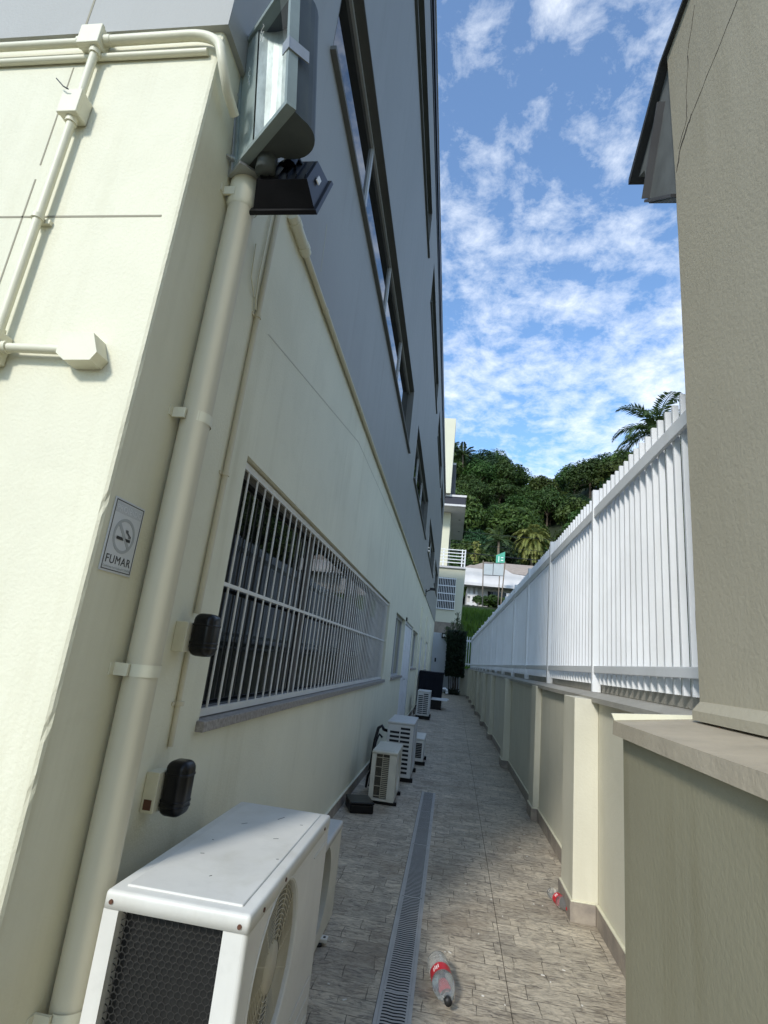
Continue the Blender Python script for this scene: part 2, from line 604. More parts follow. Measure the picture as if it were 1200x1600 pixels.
# alley paving in three strips with narrow open seams
mb = MB()
for (xa, xb, dx) in ((-0.93, -0.203, 0.0), (-0.048, 0.3178, 0.035), (0.3215, 1.02, 0.035)):
    a, b = xa, xb
    ya = -4.0
    if xa < -0.5:
        q = [(xa, ya), (xb, ya), (xb - 0.006, 28.2), (xa, 28.2)]
    elif xa < 0:
        q = [(xa, ya), (xb - 0.02, ya), (xb + 0.30, 28.2), (xa - 0.006, 28.2)]
    else:
        q = [(xa - 0.02, ya), (xb, ya), (xb + 0.1, 28.2), (xa + 0.30, 28.2)]
    mb.prism(q, 'z', -0.006, 0.0)
tag(mb.build('paving', M['paving']), kind='structure')
mb = MB().box(-0.204, -0.047, 6.62, 28.2, -0.005, -0.0005)
tag(mb.build('paving_strip', M['paving']), kind='structure')
mb = MB()
mb.add([(-9, -8, -0.008), (1.0, -8, -0.008), (1.0, 28.2, -0.008), (-9, 28.2, -0.008)], [(0, 1, 2, 3)])
tag(mb.build('concrete_base', M['crack']), kind='structure')

# ------------------------------------------------------------------ office building
YE = 29.0
off = thing('office_building', (XL - 4, YF + 8, 0),
            'long office building with cream ground storey, blue grey upper storeys and barred window', 'building')
LOWW = [(2.08, 7.95, 1.09, 2.18), (9.03, 10.88, 1.09, 2.15), (10.95, 13.30, 0.02, 2.17), (13.42, 15.4, 1.2, 2.13),
        (16.45, 18.1, 0.02, 2.13), (20.2, 22.4, 1.1, 2.13)]
mb = MB()
YC = YF + 0.012
sheet_x(mb, XL, YC, YE, 0.0, ZG, LOWW)
for hh in LOWW:
    reveal_x(mb, XL, 0.10, hh)
mb.add([(-9, YF, 0), (XL - 0.012, YF, 0), (XL - 0.012, YF, ZG), (-9, YF, ZG)], [(0, 1, 2, 3)])
rr = random.Random(5)
zs = [i * 0.035 for i in range(int(ZG / 0.035))] + [ZG]
vs, fs = [], []
ja = 0
for i, z in enumerate(zs):
    ja = ja * 0.6 + rr.uniform(-1, 1) * 0.0006
    ch = 0.0025 if rr.random() < 0.05 else 0.0
    vs += [(XL - 0.012, YF, z), (XL - 0.0035 + ja - ch, YF + 0.0035 - ja + ch * 0.8, z), (XL, YC, z)]
    if i:
        o = 3 * i
        fs += [(o - 3, o - 2, o + 1, o), (o - 2, o - 1, o + 2, o + 1)]
mb.add(vs, fs)
mb.add([(-9, YE, 0), (XL, YE, 0), (XL, YE, ZG), (-9, YE, ZG)], [(0, 1, 2, 3)])
mb.build('wall', M['cream'], off)

# upper storeys, 2.5 cm proud of the cream storey
XU = XL + 0.022
YU = YF - 0.022
ZT = 10.35
UPW = []
for (z0, z1) in ((4.68, 5.76), (8.52, 9.46)):
    for (y0, y1) in ((2.15, 8.10), (9.40, 14.45), (16.2, 21.4), (23.0, 27.6)):
        UPW.append((y0, y1, z0, z1))
mb = MB()
sheet_x(mb, XU, YU, YE, ZG, ZT, UPW)
mb.add([(-9, YU, ZG), (XU, YU, ZG), (XU, YU, ZT), (-9, YU, ZT)], [(0, 1, 2, 3)])
mb.add([(-9, YU, ZG), (XU, YU, ZG), (XU, YF + 0.1, ZG), (-9, YF + 0.1, ZG)], [(0, 1, 2, 3)])
mb.add([(XU, YF + 0.1, ZG), (XU, YE, ZG), (XL - 0.1, YE, ZG), (XL - 0.1, YF + 0.1, ZG)], [(0, 1, 2, 3)])
mb.add([(-9, YE, ZG), (XU, YE, ZG), (XU, YE, ZT), (-9, YE, ZT)], [(0, 1, 2, 3)])
mb.add([(-9, YU, ZT), (XU, YU, ZT), (XU, YE, ZT), (-9, YE, ZT)], [(0, 1, 2, 3)])
upper = mb.build('upper_wall', M['grey'], off, 'smooth blue grey painted upper wall')
mb = MB()
mb.box(-9, XU + 0.035, YU - 0.035, YE, ZT + 0.002, ZT + 0.20)
mb.build('parapet_cap', M['galvdark'], upper)
mb = MB()
mb.box(-9, XU + 0.05, YU - 0.05, YE, ZT + 0.203, ZT + 0.25)
mb.build('parapet_flashing', M['white'], upper)
mb = MB()
mb.box(XU, XU + 0.016, YU, YE, ZT - 0.17, ZT - 0.12)
mb.build('parapet_moulding', M['galvdark'], upper)
# hairline joints in the plaster
mb = MB()
mb.prism([(2.05, 2.765), (2.07, 2.775), (4.30, 3.20), (10.4, 3.366), (10.4, 3.362), (4.31, 3.194)], 'x', XL + 0.0002, XL + 0.0012)
mb.prism([(2.53, 3.845), (2.536, 3.845), (2.562, 3.53), (2.558, 3.53)], 'x', XU + 0.0002, XU + 0.0012)
mb.build('plaster_joint', M['line'], off)
mb = MB()
mb.box(-9, XL - 0.055, YF - 0.0012, YF - 0.0002, 2.6435, 2.6505)
mb.prism([(-1.4735, 0), (-1.468, 0), (-1.4685, 2.80), (-1.474, 2.80)], 'y', YF - 0.0012, YF - 0.0002)
mb.prism([(-1.4745, 2.86), (-1.469, 2.86), (-1.4715, 3.30), (-1.4755, 3.30)], 'y', YF - 0.0012, YF - 0.0002)
mb.prism([(-1.462, ZG), (-1.454, ZG), (-1.450, 9), (-1.458, 9)], 'y', YU - 0.0012, YU - 0.0002)
mb.build('wall_joint', M['line2'], off)
mb = MB().box(XL, XL + 0.016, YC, YE, 0.0, 0.095)
sk = mb.build('skirting', M['skirt'], off)
MB().box(XL, XL + 0.02, YC, YE, 0.0955, 0.108, 0.003).build('skirting_lip', M['cream_trim'], sk)
# shallow pilasters at the far end
for y in (16.0, 19.4, 23.4):
    MB().box(XL - 0.02, XL + 0.05, y, y + 0.22, 0.11, 2.95, 0.004).build('pilaster', M['cream_trim'], off)


def low_window(h, n, sill=True, bars=True):
    y0, y1, z0, z1 = h
    xi = XL - 0.085
    f = MB()
    for (a, b, c, d) in ((y0, y1, z0, z0 + 0.035), (y0, y1, z1 - 0.045, z1)):
        f.box(xi - 0.02, xi + 0.022, a, b, c, d)
    for k in range(n + 1):
        yy = y0 + 0.02 + (y1 - y0 - 0.04) * k / n
        f.box(xi - 0.018, xi + 0.02, yy - 0.019, yy + 0.019, z0 + 0.036, z1 - 0.046)
    wnd = f.build('window', M['frame2'] if bars else M['frame'], off)
    MB().add([(xi, y0, z0), (xi, y1, z0), (xi, y1, z1), (xi, y0, z1)], [(0, 1, 2, 3)]).build('pane', M['glass'], wnd)
    if sill:
        MB().box(XL - 0.06, XL + 0.032, y0 - 0.02, y1 + 0.06, z0 - 0.036, z0 + 0.003, 0.003).build('sill', M['sill'], wnd)
    if bars:
        b = MB()
        xb = XL - 0.028
        zm = z0 + 0.49 * (z1 - z0)
        for zz, hh in ((z0 + 0.024, 0.03), (z1 - 0.028, 0.03), (zm, 0.016)):
            b.box(xb - 0.006, xb + 0.006, y0 + 0.002, y1 - 0.002, zz - hh / 2, zz + hh / 2)
        yy = y0 + 0.11
        while yy < y1 - 0.04:
            b.tube([(xb + 0.001, yy, z0 + 0.03), (xb + 0.001, yy, z1 - 0.03)], 0.0054, 8)
            yy += 0.1125
        b.build('security_bars', M['bars'], wnd)
    return wnd


low_window(LOWW[0], 4)
low_window(LOWW[1], 2, True, False)
low_window(LOWW[3], 2, True, False)
low_window(LOWW[5], 2, True, True)
for (y0, y1, z0, z1), nleaf in ((LOWW[2], 3), (LOWW[4], 2)):
    f = MB()
    f.box(XL - 0.08, XL - 0.02, y0, y1, z1 - 0.06, z1)
    f.box(XL - 0.08, XL - 0.02, y0, y0 + 0.05, z0, z1 - 0.061)
    f.box(XL - 0.08, XL - 0.02, y1 - 0.05, y1, z0, z1 - 0.061)
    dr = f.build('door', M['frame'], off)
    for k in range(nleaf):
        a = y0 + 0.055 + (y1 - y0 - 0.11) * k / nleaf
        b = y0 + 0.055 + (y1 - y0 - 0.11) * (k + 1) / nleaf
        q = MB().box(XL - 0.065, XL - 0.035, a + 0.004, b - 0.004, z0 + 0.01, z1 - 0.07)
        for zz in (0.25, 0.9, 1.55):
            q.box(XL - 0.034, XL - 0.028, a + 0.10, b - 0.10, z0 + zz, z0 + zz + 0.45, 0.004)
        q.build('door_leaf', M['white'], dr)
    MB().tube([(XL - 0.033, y0 + 0.82, 1.0), (XL + 0.02, y0 + 0.82, 1.0), (XL + 0.02, y0 + 0.92, 1.0)], 0.009, 8).build('handle', M['steel'], dr)
    MB().box(XL - 0.02, XL + 0.03, y0 - 0.02, y0 + 0.06, z1 - 0.02, z1 + 0.05, 0.005).build('door_closer', M['black'], dr)


def up_window(h, mull):
    y0, y1, z0, z1 = h
    d = 0.11
    r = MB()
    # lining of the recess, butted inside the opening
    r.box(XU - d, XU - 0.001, y0, y1, z1 - 0.012, z1 + 0.0)
    r.box(XU - d, XU - 0.001, y0, y0 + 0.012, z0, z1 - 0.0125)
    r.box(XU - d, XU - 0.001, y1 - 0.012, y1, z0, z1 - 0.0125)
    wnd = r.build('window', M['reveal'], off)
    xi = XU - d + 0.012
    MB().add([(xi, y0, z0), (xi, y1, z0), (xi, y1, z1), (xi, y0, z1)], [(0, 1, 2, 3)]).build('pane', M['glass'], wnd)
    f = MB()
    f.box(xi - 0.01, xi + 0.022, y0 + 0.013, y1 - 0.013, z1 - 0.05, z1 - 0.0125)
    f.box(xi - 0.01, xi + 0.022, y0 + 0.013, y1 - 0.013, z0 + 0.002, z0 + 0.035)
    for k in range(1, mull):
        yy = y0 + (y1 - y0) * k / mull
        f.box(xi - 0.008, xi + 0.02, yy - 0.022, yy + 0.022, z0 + 0.036, z1 - 0.051)
    f.build('frame', M['frame'], wnd)
    MB().box(XU - d, XU + 0.035, y0 - 0.03, y1 + 0.05, z0 - 0.03, z0 + 0.001, 0.003).build('sill', M['reveal'], wnd)


for i, hh in enumerate(UPW):
    up_window(hh, 4 if hh[0] < 3 else 3)

# ------------------------------------------------------------------ fixtures on the office building
# downpipe
dp = thing('downpipe', (XL + 0.06, 1.545, 0), 'thick cream round downpipe strapped to the shaded wall near the corner', 'downpipe')
PX, PY = XL + 0.053, 1.512
MB().tube([(PX, PY + 0.012, 0.02), (PX, PY + 0.006, 1.2), (PX, PY, 2.95)], 0.0475, 28).build('pipe', M['pvc'], dp)
cb = MB()
cb.lathe([(0.048, 2.92), (0.055, 2.935), (0.055, 3.06), (0.051, 3.07), (0.051, 3.42)], Matrix.Translation((PX, PY, 0)), 28)
cb.build('collar', M['cream_trim'], dp)
for z in (0.47, 1.29, 2.08, 2.96):
    q = MB()
    a0 = -2.2
    n = 18
    rad = 0.0500 if z < 2.9 else 0.0565
    ring = []
    for k in range(n + 1):
        a = -PI / 2 - 0.25 + (PI + 0.5) * k / n
        ring.append((PX + rad * math.cos(a), PY + 0.006 + rad * math.sin(a)))
    vs, fs = [], []
    for (x, y) in ring:
        vs += [(x, y, z - 0.017), (x, y, z + 0.017)]
    for k in range(n):
        fs.append((2 * k, 2 * k + 2, 2 * k + 3, 2 * k + 1))
    q.add(vs, fs, True)
    for sgn in (-1, 1):
        yy = PY + 0.006 + sgn * 0.058
        q.box(XL + 0.0005, XL + 0.045, yy - 0.004, yy + 0.004, z - 0.017, z + 0.017)
        q.box(XL + 0.0005, XL + 0.004, min(yy, yy + sgn * 0.022), max(yy, yy + sgn * 0.022), z - 0.0165, z + 0.0165)
    q.build('clamp', M['cream_trim'], dp)

# front wall conduit run
ct = thing('conduit', (-1.38, YF - 0.03, 2.15), 'cream electrical conduit with junction boxes on the sunlit front wall', 'conduit')
yc = YF - 0.030
RC = 0.0135
MB().tube([(-1.435, yc, 3.375), (-9, yc, 3.385)], RC, 14).build('pipe', M['cream_trim'], ct)
MB().tube([(-9, YF - 0.012, 3.333), (-1.36, YF - 0.012, 3.325), (-0.965, YF - 0.012, 3.325)], 0.0115, 12).build('cable_tube', M['cream_trim'], ct)
pts = [(-1.355, yc, 3.375), (-1.03, yc, 3.378)]
for k in range(1, 9):
    a = k / 8 * PI * 0.47
    pts.append((-1.03 + 0.125 * math.sin(a), yc, 3.378 - 0.085 * (1 - math.cos(a))))
pts.append((-0.893, yc + 0.012, 3.25))
pts.append((-0.888, yc + 0.06, 3.20))
pts.append((-0.886, yc + 0.13, 3.18))
MB().tube(pts, [0.0165] * len(pts), 14).build('pipe', M['cream_trim'], ct)
MB().tube([(-1.376, yc, 3.34), (-1.376, yc, 3.10)], RC, 14).build('pipe', M['cream_trim'], ct)
MB().tube([(-1.376, yc, 3.03), (-1.384, yc, 2.19)], RC, 14).build('pipe', M['cream_trim'], ct)
MB().tube([(-1.384, yc, 2.11), (-1.39, yc, 0.2)], RC, 14).build('pipe', M['cream_trim'], ct)
MB().tube([(-1.362, yc, 2.15), (-1.15, yc, 2.147)], RC, 14).build('pipe', M['cream_trim'], ct)


def jbox(x0, x1, z0, z1, y1=YF - 0.001, dep=0.052, ends=()):
    q = MB().box(x0, x1, y1 - dep, y1, z0, z1, 0.006)
    q.box(x0 - 0.0015, x1 + 0.0015, y1 - dep - 0.006, y1 - dep + 0.010, z0 - 0.0015, z1 + 0.0015, 0.003)
    jb = q.build('junction_box', M['cream_trim'], ct)
    for (a, b) in ends:
        MB().tube([a, b], 0.0185, 14).build('coupling', M['cream_trim'], jb)
    return jb


jbox(-1.432, -1.352, 3.335, 3.418, ends=(((-1.452, yc, 3.375), (-1.43, yc, 3.375)), ((-1.354, yc, 3.375), (-1.325, yc, 3.375)),
                                      ((-1.376, yc, 3.337), (-1.376, yc, 3.312))))
jb = jbox(-1.415, -1.345, 3.02, 3.115, ends=(((-1.377, yc, 3.022), (-1.377, yc, 3.0)), ((-1.376, yc, 3.113), (-1.376, yc, 3.13))))
MB().tube([(-1.385, YF - 0.069, 3.10), (-1.40, YF - 0.075, 3.105), (-1.425, YF - 0.085, 3.128)], 0.0022, 6).build('wire_stub', M['galvdark'], jb)
jbox(-1.42, -1.355, 2.10, 2.195, ends=(((-1.357, yc, 2.15), (-1.335, yc, 2.15)), ((-1.384, yc, 2.193), (-1.384, yc, 2.21))))
q = MB()
q.prism([(-1.155, 2.125), (-1.125, 2.102), (-1.045, 2.105), (-1.030, 2.13), (-1.055, 2.19), (-1.155, 2.19)], 'y', YF - 0.054, YF - 0.001)
q.build('junction_box', M['cream_trim'], ct)
for z in (2.615,):
    q = MB().tube([(-1.382, yc, z - 0.008), (-1.382, yc, z + 0.008)], 0.0185, 14)
    q.box(-1.410, -1.352, YF - 0.014, YF - 0.0005, z - 0.0075, z + 0.0075)
    q.build('clip', M['cream_trim'], ct)

# thin conduit beside the downpipe feeding the two sensors
sc = thing('sensor_conduit', (XL + 0.015, 1.86, 1.0), 'thin cream conduit beside the downpipe leading down to two black sensors', 'conduit')
MB().tube([(XL + 0.014, 1.90, 3.38), (XL + 0.014, 1.888, 2.7), (XL + 0.014, 1.868, 1.48)], 0.0115, 12).build('pipe', M['pvc'], sc)
MB().tube([(XL + 0.009, 1.866, 1.35), (XL + 0.009, 1.872, 1.03)], 0.0095, 12).build('pipe', M['pvc'], sc)
MB().tube([(XL + 0.010, 1.845, 3.37), (XL + 0.010, 1.838, 2.9), (XL + 0.010, 1.85, 2.8), (XL + 0.010, 1.868, 2.76)], 0.004, 8).build('cable', M['cream_trim'], sc)
MB().tube([(XL + 0.008, 1.76, 3.0), (XL + 0.008, 1.775, 2.85), (XL + 0.008, 1.83, 2.80), (XL + 0.008, 1.862, 2.815)], 0.003, 8).build('cable', M['cream_trim'], sc)
for z, y in ((2.74, 1.889), (2.02, 1.877), (1.17, 1.868)):
    q = MB().tube([(XL + 0.0145, y, z - 0.007), (XL + 0.0145, y, z + 0.007)], 0.0155, 12)
    q.box(XL + 0.0005, XL + 0.004, y - 0.03, y + 0.03, z - 0.0065, z + 0.0065)
    q.build('clip', M['pvc'], sc)


def sensor(y, z0, z1, wear):
    o = thing('motion_sensor', (XL, y, z0),
              'black beam sensor beside the bottom corner of the barred window, chipped paint on its edge' if wear else
              'lower black beam sensor on the cream wall just above the big outdoor unit', 'sensor', 'black beam sensors on the wall')
    q = MB().box(XL + 0.0005, XL + 0.045, y - 0.045, y + 0.025, z0 + 0.01, z1 - 0.035, 0.003)
    bk = q.build('back_box', M['cream_trim'], o)
    if not wear:
        MB().box(XL + 0.010, XL + 0.036, y - 0.0470, y - 0.0455, z0 + 0.02, z0 + 0.05, 0.0005, 1).build('cable_knockout', M['rust'], bk)
    b = bmesh.new()
    bmesh.ops.create_cube(b, size=1.0)
    b.transform(Matrix.Translation((XL + 0.085, y + 0.015, (z0 + z1) / 2)) @ Matrix.Diagonal((0.08, 0.085, z1 - z0, 1)))
    bmesh.ops.bevel(b, geom=b.edges[:], offset=0.026, segments=5, profile=0.5, affect='EDGES')
    MB().bm(b, None, True).build('cover', M['black'], o)
    for zz in (z0 + 0.03, z0 + 0.045, z1 - 0.04):
        b = bmesh.new()
        bmesh.ops.create_cube(b, size=1.0)
        b.transform(Matrix.Translation((XL + 0.085, y + 0.015, zz)) @ Matrix.Diagonal((0.0835, 0.0885, 0.006, 1)))
        bmesh.ops.bevel(b, geom=[e for e in b.edges if abs(e.verts[0].co.z - e.verts[1].co.z) > 1e-5], offset=0.026, segments=5, profile=0.5, affect='EDGES')
        MB().bm(b, None, True).build('rib', M['black'], o)
    return o


sensor(1.80, 1.335, 1.480, True)
sensor(1.81, 0.840, 1.005, False)

# no smoking sign
NS = thing('no_smoking_sign', (XL, 1.36, 1.54), 'white no smoking sign reading FUMAR on the shaded wall by the corner', 'sign')
sy0, sy1, sz0, sz1 = 1.289, 1.432, 1.542, 1.745
pl = MB()
pl.box(XL + 0.0005, XL + 0.004, sy0, sy1, sz0, sz1, 0.001, 1)
plate = pl.build('plate', M['signw'], NS)


def sy(u):
    return (sy0 + sy1) / 2 + u


def flat_yz(mb, poly, x0=XL + 0.0042, th=0.0007):
    mb.prism([(sy(a), (sz0 + sz1) / 2 + b) for a, b in poly], 'x', x0, x0 + th)


q = MB()
hw, hh_, tk = 0.066, 0.096, 0.0022
flat_yz(q, [(-hw, hh_ - tk), (hw, hh_ - tk), (hw, hh_), (-hw, hh_)])
flat_yz(q, [(-hw, -hh_), (hw, -hh_), (hw, -hh_ + tk), (-hw, -hh_ + tk)])
flat_yz(q, [(-hw, -hh_ + tk), (-hw + tk, -hh_ + tk), (-hw + tk, hh_ - tk), (-hw, hh_ - tk)])
flat_yz(q, [(hw - tk, -hh_ + tk), (hw, -hh_ + tk), (hw, hh_ - tk), (hw - tk, hh_ - tk)])
q.build('border', M['ink'], plate)
q = MB()
ro, ri, cz = 0.049, 0.041, 0.004
n = 40
for k in range(n):
    a, b = 2 * PI * k / n, 2 * PI * (k + 1) / n
    flat_yz(q, [(ri * math.cos(a), cz + ri * math.sin(a)), (ro * math.cos(a), cz + ro * math.sin(a)),
                (ro * math.cos(b), cz + ro * math.sin(b)), (ri * math.cos(b), cz + ri * math.sin(b))])
d = 0.0035
flat_yz(q, [(-0.029 - d, cz + 0.029 - d), (-0.029 + d, cz + 0.029 + d), (0.029 + d, cz - 0.029 + d), (0.029 - d, cz - 0.029 - d)], XL + 0.0041)
q.build('prohibition_ring', M['faint'], plate)
q = MB()
flat_yz(q, [(-0.032, -0.001), (-0.007, -0.001), (0.001, -0.009), (-0.032, -0.009)], XL + 0.0050)
flat_yz(q, [(0.007, -0.001), (0.026, -0.001), (0.026, -0.009), (0.015, -0.009)], XL + 0.0050)
flat_yz(q, [(0.0275, -0.001), (0.031, -0.001), (0.031, -0.009), (0.0275, -0.009)], XL + 0.0050)
for off2 in (0.0, 0.006):
    pts = [(0.029 - off2, 0.002), (0.028 - off2, 0.008), (0.020 - off2, 0.012), (0.013 - off2, 0.016), (0.011 - off2, 0.023)]
    for a, b in zip(pts[:-1], pts[1:]):
        flat_yz(q, [(a[0] - 0.0014, a[1]), (a[0] + 0.0014, a[1]), (b[0] + 0.0014, b[1]), (b[0] - 0.0014, b[1])], XL + 0.0052)
q.build('cigarette_symbol', M['ink'], plate)


def sign_text(txt, size, v, material, name, off_=0.0, x=XL + 0.0043):
    vs, fs = text_mesh(txt, size, off_)
    q = MB()
    q.add([(x + c.z, sy(c.x), (sz0 + sz1) / 2 + v + c.y) for c in vs], fs)
    q.build(name, material, plate)


sign_text('FUMAR', 0.033, -0.077, M['ink'], 'lettering', 0.0)
sign_text('Conforme Lei Federal 9.294/96', 0.0086, -0.0895, M['faint'], 'small_print')
M['faint2'] = mat('ghost_ink', (0.50, 0.52, 0.545), 0.5)
q = MB()
flat_yz(q, [(-0.060, 0.062), (0.060, 0.062), (0.060, 0.090), (-0.060, 0.090)], XL + 0.0041, 0.0004)
q.build('faded_band', M['faint2'], plate)
sign_text('PROIBIDO', 0.024, 0.067, M['signw'], 'faded_lettering', 0.0005, XL + 0.0048)

# conduit along the ledge between the cream and the grey
lc = thing('ledge_conduit', (XL + 0.03, 9, ZG), 'long cream conduit running along the line where the cream wall meets the grey', 'conduit')
zl = ZG - 0.022
MB().tube([(XL + 0.022, 2.27, zl), (XL + 0.022, 8.0, zl + 0.002), (XL + 0.022, 16.9, zl)], 0.0165, 12).build('pipe', M['pvc'], lc)
q = MB().tube([(XL + 0.024, 2.02, zl), (XL + 0.024, 2.28, zl)], 0.030, 14)
q.tube([(XL + 0.024, 2.06, zl), (XL + 0.024, 2.10, zl)], 0.034, 14)
q.tube([(XL + 0.024, 2.22, zl), (XL + 0.024, 2.25, zl)], 0.034, 14)
q.build('coupling', M['cream_trim'], lc)
y = 2.75
while y < 16.5:
    MB().tube([(XL + 0.022, y, zl), (XL + 0.022, y + 0.02, zl)], 0.021, 10).build('clip', M['pvc'], lc)
    y += 1.35

# bracket lamp near the far end of the ledge
bl = thing('bracket_lamp', (XL, 17.1, 3.42), 'small dark bracket lamp sticking out of the ledge far down the alley', 'lamp')
MB().box(XL + 0.001, XL + 0.05, 17.05, 17.15, 3.40, 3.62, 0.005).build('base', M['black'], bl)
MB().tube([(XL + 0.04, 17.1, 3.55), (XL + 0.14, 17.1, 3.60), (XL + 0.17, 17.1, 3.62)], 0.016, 8).build('arm', M['black'], bl)
MB().box(XL + 0.15, XL + 0.34, 17.04, 17.16, 3.60, 3.68, 0.015).build('head', M['black'], bl)

# ------------------------------------------------------------------ big floodlight on the corner
fl = thing('floodlight', (-0.85, 1.42, 3.05), 'big old green grey floodlight with a scratched glass front high on the corner', 'floodlight')
ex = Vector((0.264, -0.22, 0)).normalized()         # along the short edge, away from the wall
nn = Vector((-ex.y, ex.x, 0)) * -1                   # way the glass faces, towards the yard
nn = Vector((-0.64, -0.768, 0))
th = math.radians(8)
upv = (Vector((0, 0, 1)) * math.cos(th) + nn * math.sin(th)).normalized()
fn = ex.cross(upv)
if fn.dot(nn) < 0:
    fn = -fn
FO = Vector((-0.900, 1.452, 3.06))
FW, FH = 0.345, 0.51


def fp(a, b, c):
    """a along the short edge, b up, c out of the glass (negative = into the housing)"""
    return FO + ex * a + upv * b + fn * c


def obox(mb, a0, a1, b0, b1, c0, c1):
    vs = [fp(a, b, c) for a in (a0, a1) for b in (b0, b1) for c in (c0, c1)]
    mb.add(vs, [(0, 1, 3, 2), (4, 6, 7, 5), (0, 4, 5, 1), (2, 3, 7, 6), (0, 2, 6, 4), (1, 5, 7, 3)])


q = MB()
prof = [(0.0, 0.0), (0.0, -0.05), (0.06, -0.115), (0.12, -0.16), (0.16, -0.168), (0.17, -0.168)]
cx, rad = 0.238, 0.098
prof = [(0.004, -0.012), (0.004, -0.05), (0.06, -0.085), (0.125, -0.085)]
for k in range(13):
    a = PI + 0.35 + (PI - 0.35) * k / 12
    prof.append((cx + rad * 0.95 * math.cos(a), -0.065 + rad * math.sin(a)))
prof.append((FW - 0.004, -0.012))
n = len(prof)
vs = [fp(a, 0.0, c) for a, c in prof] + [fp(a, FH, c) for a, c in prof]
q.add(vs, [tuple(range(n)), tuple(range(n, 2 * n))] + [(i, i + 1, i + 1 + n, i + n) for i in range(n - 1)])
q.build('housing', M['alu'], fl)
q = MB()
for (a0, a1, b0, b1) in ((-0.004, FW + 0.004, -0.006, 0.010), (-0.004, FW + 0.004, FH - 0.01, FH + 0.006),
                         (-0.004, 0.010, 0.0105, FH - 0.0105), (FW - 0.010, FW + 0.004, 0.0105, FH - 0.0105)):
    obox(q, a0, a1, b0, b1, -0.03, 0.006)
q.build('rim', M['rim'], fl)
q = MB()
q.add([fp(0.01, 0.01, -0.004), fp(0.115, 0.01, -0.004), fp(0.115, FH - 0.01, -0.004), fp(0.01, FH - 0.01, -0.004)], [(0, 1, 2, 3)])
q.build('gear_cover', M['reflglass'], fl)
# reflector trough behind the glass
q = MB()
na = 14
for k in range(na):
    def tr(i):
        u = i / na
        return 0.117 + u * (FW - 0.129), -0.009 - 0.075 * math.sin(PI * u) ** 0.7
    a0, c0 = tr(k)
    a1, c1 = tr(k + 1)
    q.add([fp(a0, 0.012, c0), fp(a1, 0.012, c1), fp(a1, FH - 0.012, c1), fp(a0, FH - 0.012, c0)], [(0, 1, 2, 3)], True)
q.build('reflector', M['refl'], fl)
mg = bpy.data.materials.new('clear_pane')
mg.use_nodes = True
tt = mg.node_tree
pp = tt.nodes['Principled BSDF']
pp.inputs['Base Color'].default_value = (0.8, 0.88, 0.87, 1)
pp.inputs['Roughness'].default_value = 0.03
pp.inputs['Transmission Weight'].default_value = 1.0
pp.inputs['IOR'].default_value = 1.01
pp.inputs['Specular IOR Level'].default_value = 0.5
gl = tt.nodes.new('ShaderNodeBsdfGlossy')
gl.inputs['Roughness'].default_value = 0.03
mxs = tt.nodes.new('ShaderNodeMixShader')
fr = tt.nodes.new('ShaderNodeFresnel')
fr.inputs['IOR'].default_value = 1.7
tb = tt.nodes.new('ShaderNodeBsdfTransparent')
tb.inputs['Color'].default_value = (0.88, 0.92, 0.91, 1)
mxs.inputs[0].default_value = 0.10
tt.links.new(tb.outputs[0], mxs.inputs[1])
tt.links.new(gl.outputs[0], mxs.inputs[2])
tt.links.new(mxs.outputs[0], tt.nodes['Material Output'].inputs[0])
M['pane'] = mg
q = MB()
q.add([fp(0.011, 0.011, 0.002), fp(FW - 0.011, 0.011, 0.002), fp(FW - 0.011, FH - 0.011, 0.002), fp(0.011, FH - 0.011, 0.002)], [(0, 1, 2, 3)])
q.build('glass', M['pane'], fl)
q = MB()
for (a, b0, amp) in ((0.16, 0.47, 0.012), (0.075, 0.36, 0.008)):
    pts = [fp(a + amp * math.sin(k * 1.9), b0 - 0.009 * k + 0.005 * math.cos(k * 2.7), 0.0035) for k in range(9)]
    q.tube(pts, 0.0007, 5)
q.build('chalk_scribble', M['lens'], fl)
q = MB()
obox(q, FW - 0.03, FW + 0.010, 0.20, 0.245, 0.0065, 0.010)
obox(q, FW + 0.0045, FW + 0.009, 0.20, 0.245, -0.07, 0.006)
q.build('latch', M['steel'], fl)
q = MB()
obox(q, -0.028, -0.006, -0.02, FH * 0.62, -0.10, 0.012)
obox(q, -0.028, 0.06, -0.030, -0.0205, -0.10, 0.012)
brk = q.build('bracket', M['steel'], fl)
for b in (0.03, 0.30):
    q = MB().tube([fp(-0.004, b, 0.005), fp(-0.004, b, 0.022)], 0.010, 6)
    q.tube([fp(-0.004, b, 0.022), fp(-0.004, b, 0.034)], 0.005, 8)
    q.build('bolt', M['steel'], brk)
q = MB()
for b in (0.10, 0.15, 0.20, 0.26, 0.31):
    obox(q, -0.022, -0.018, b, b + 0.022, 0.0122, 0.0126)
q.build('slot', M['dark'], brk)
q = MB()
q.lathe([(0.0, 0.0), (0.035, 0.0), (0.035, 0.09), (0.0, 0.09)], Matrix.Translation(fp(0.11, -0.06, -0.06)), 16)
q.build('lamp_socket', M['alu'], fl)

# black LED floodlight hanging under it
bf = thing('flood_lamp', (-0.70, 1.55, 2.9), 'black LED floodlight hanging under the big green grey floodlight', 'floodlight')
O2 = Vector((-0.707, 1.50, 2.890))
u2 = Vector((1, 0.0, 0.0))
v2 = Vector((0.0, 0.12, 0.27)).normalized()
n2_ = u2.cross(v2)                     # towards -Y, the back of the lamp
W2, H2 = 0.128, 0.285


def q2(a, b, c):
    return O2 + u2 * a + v2 * b + n2_ * c


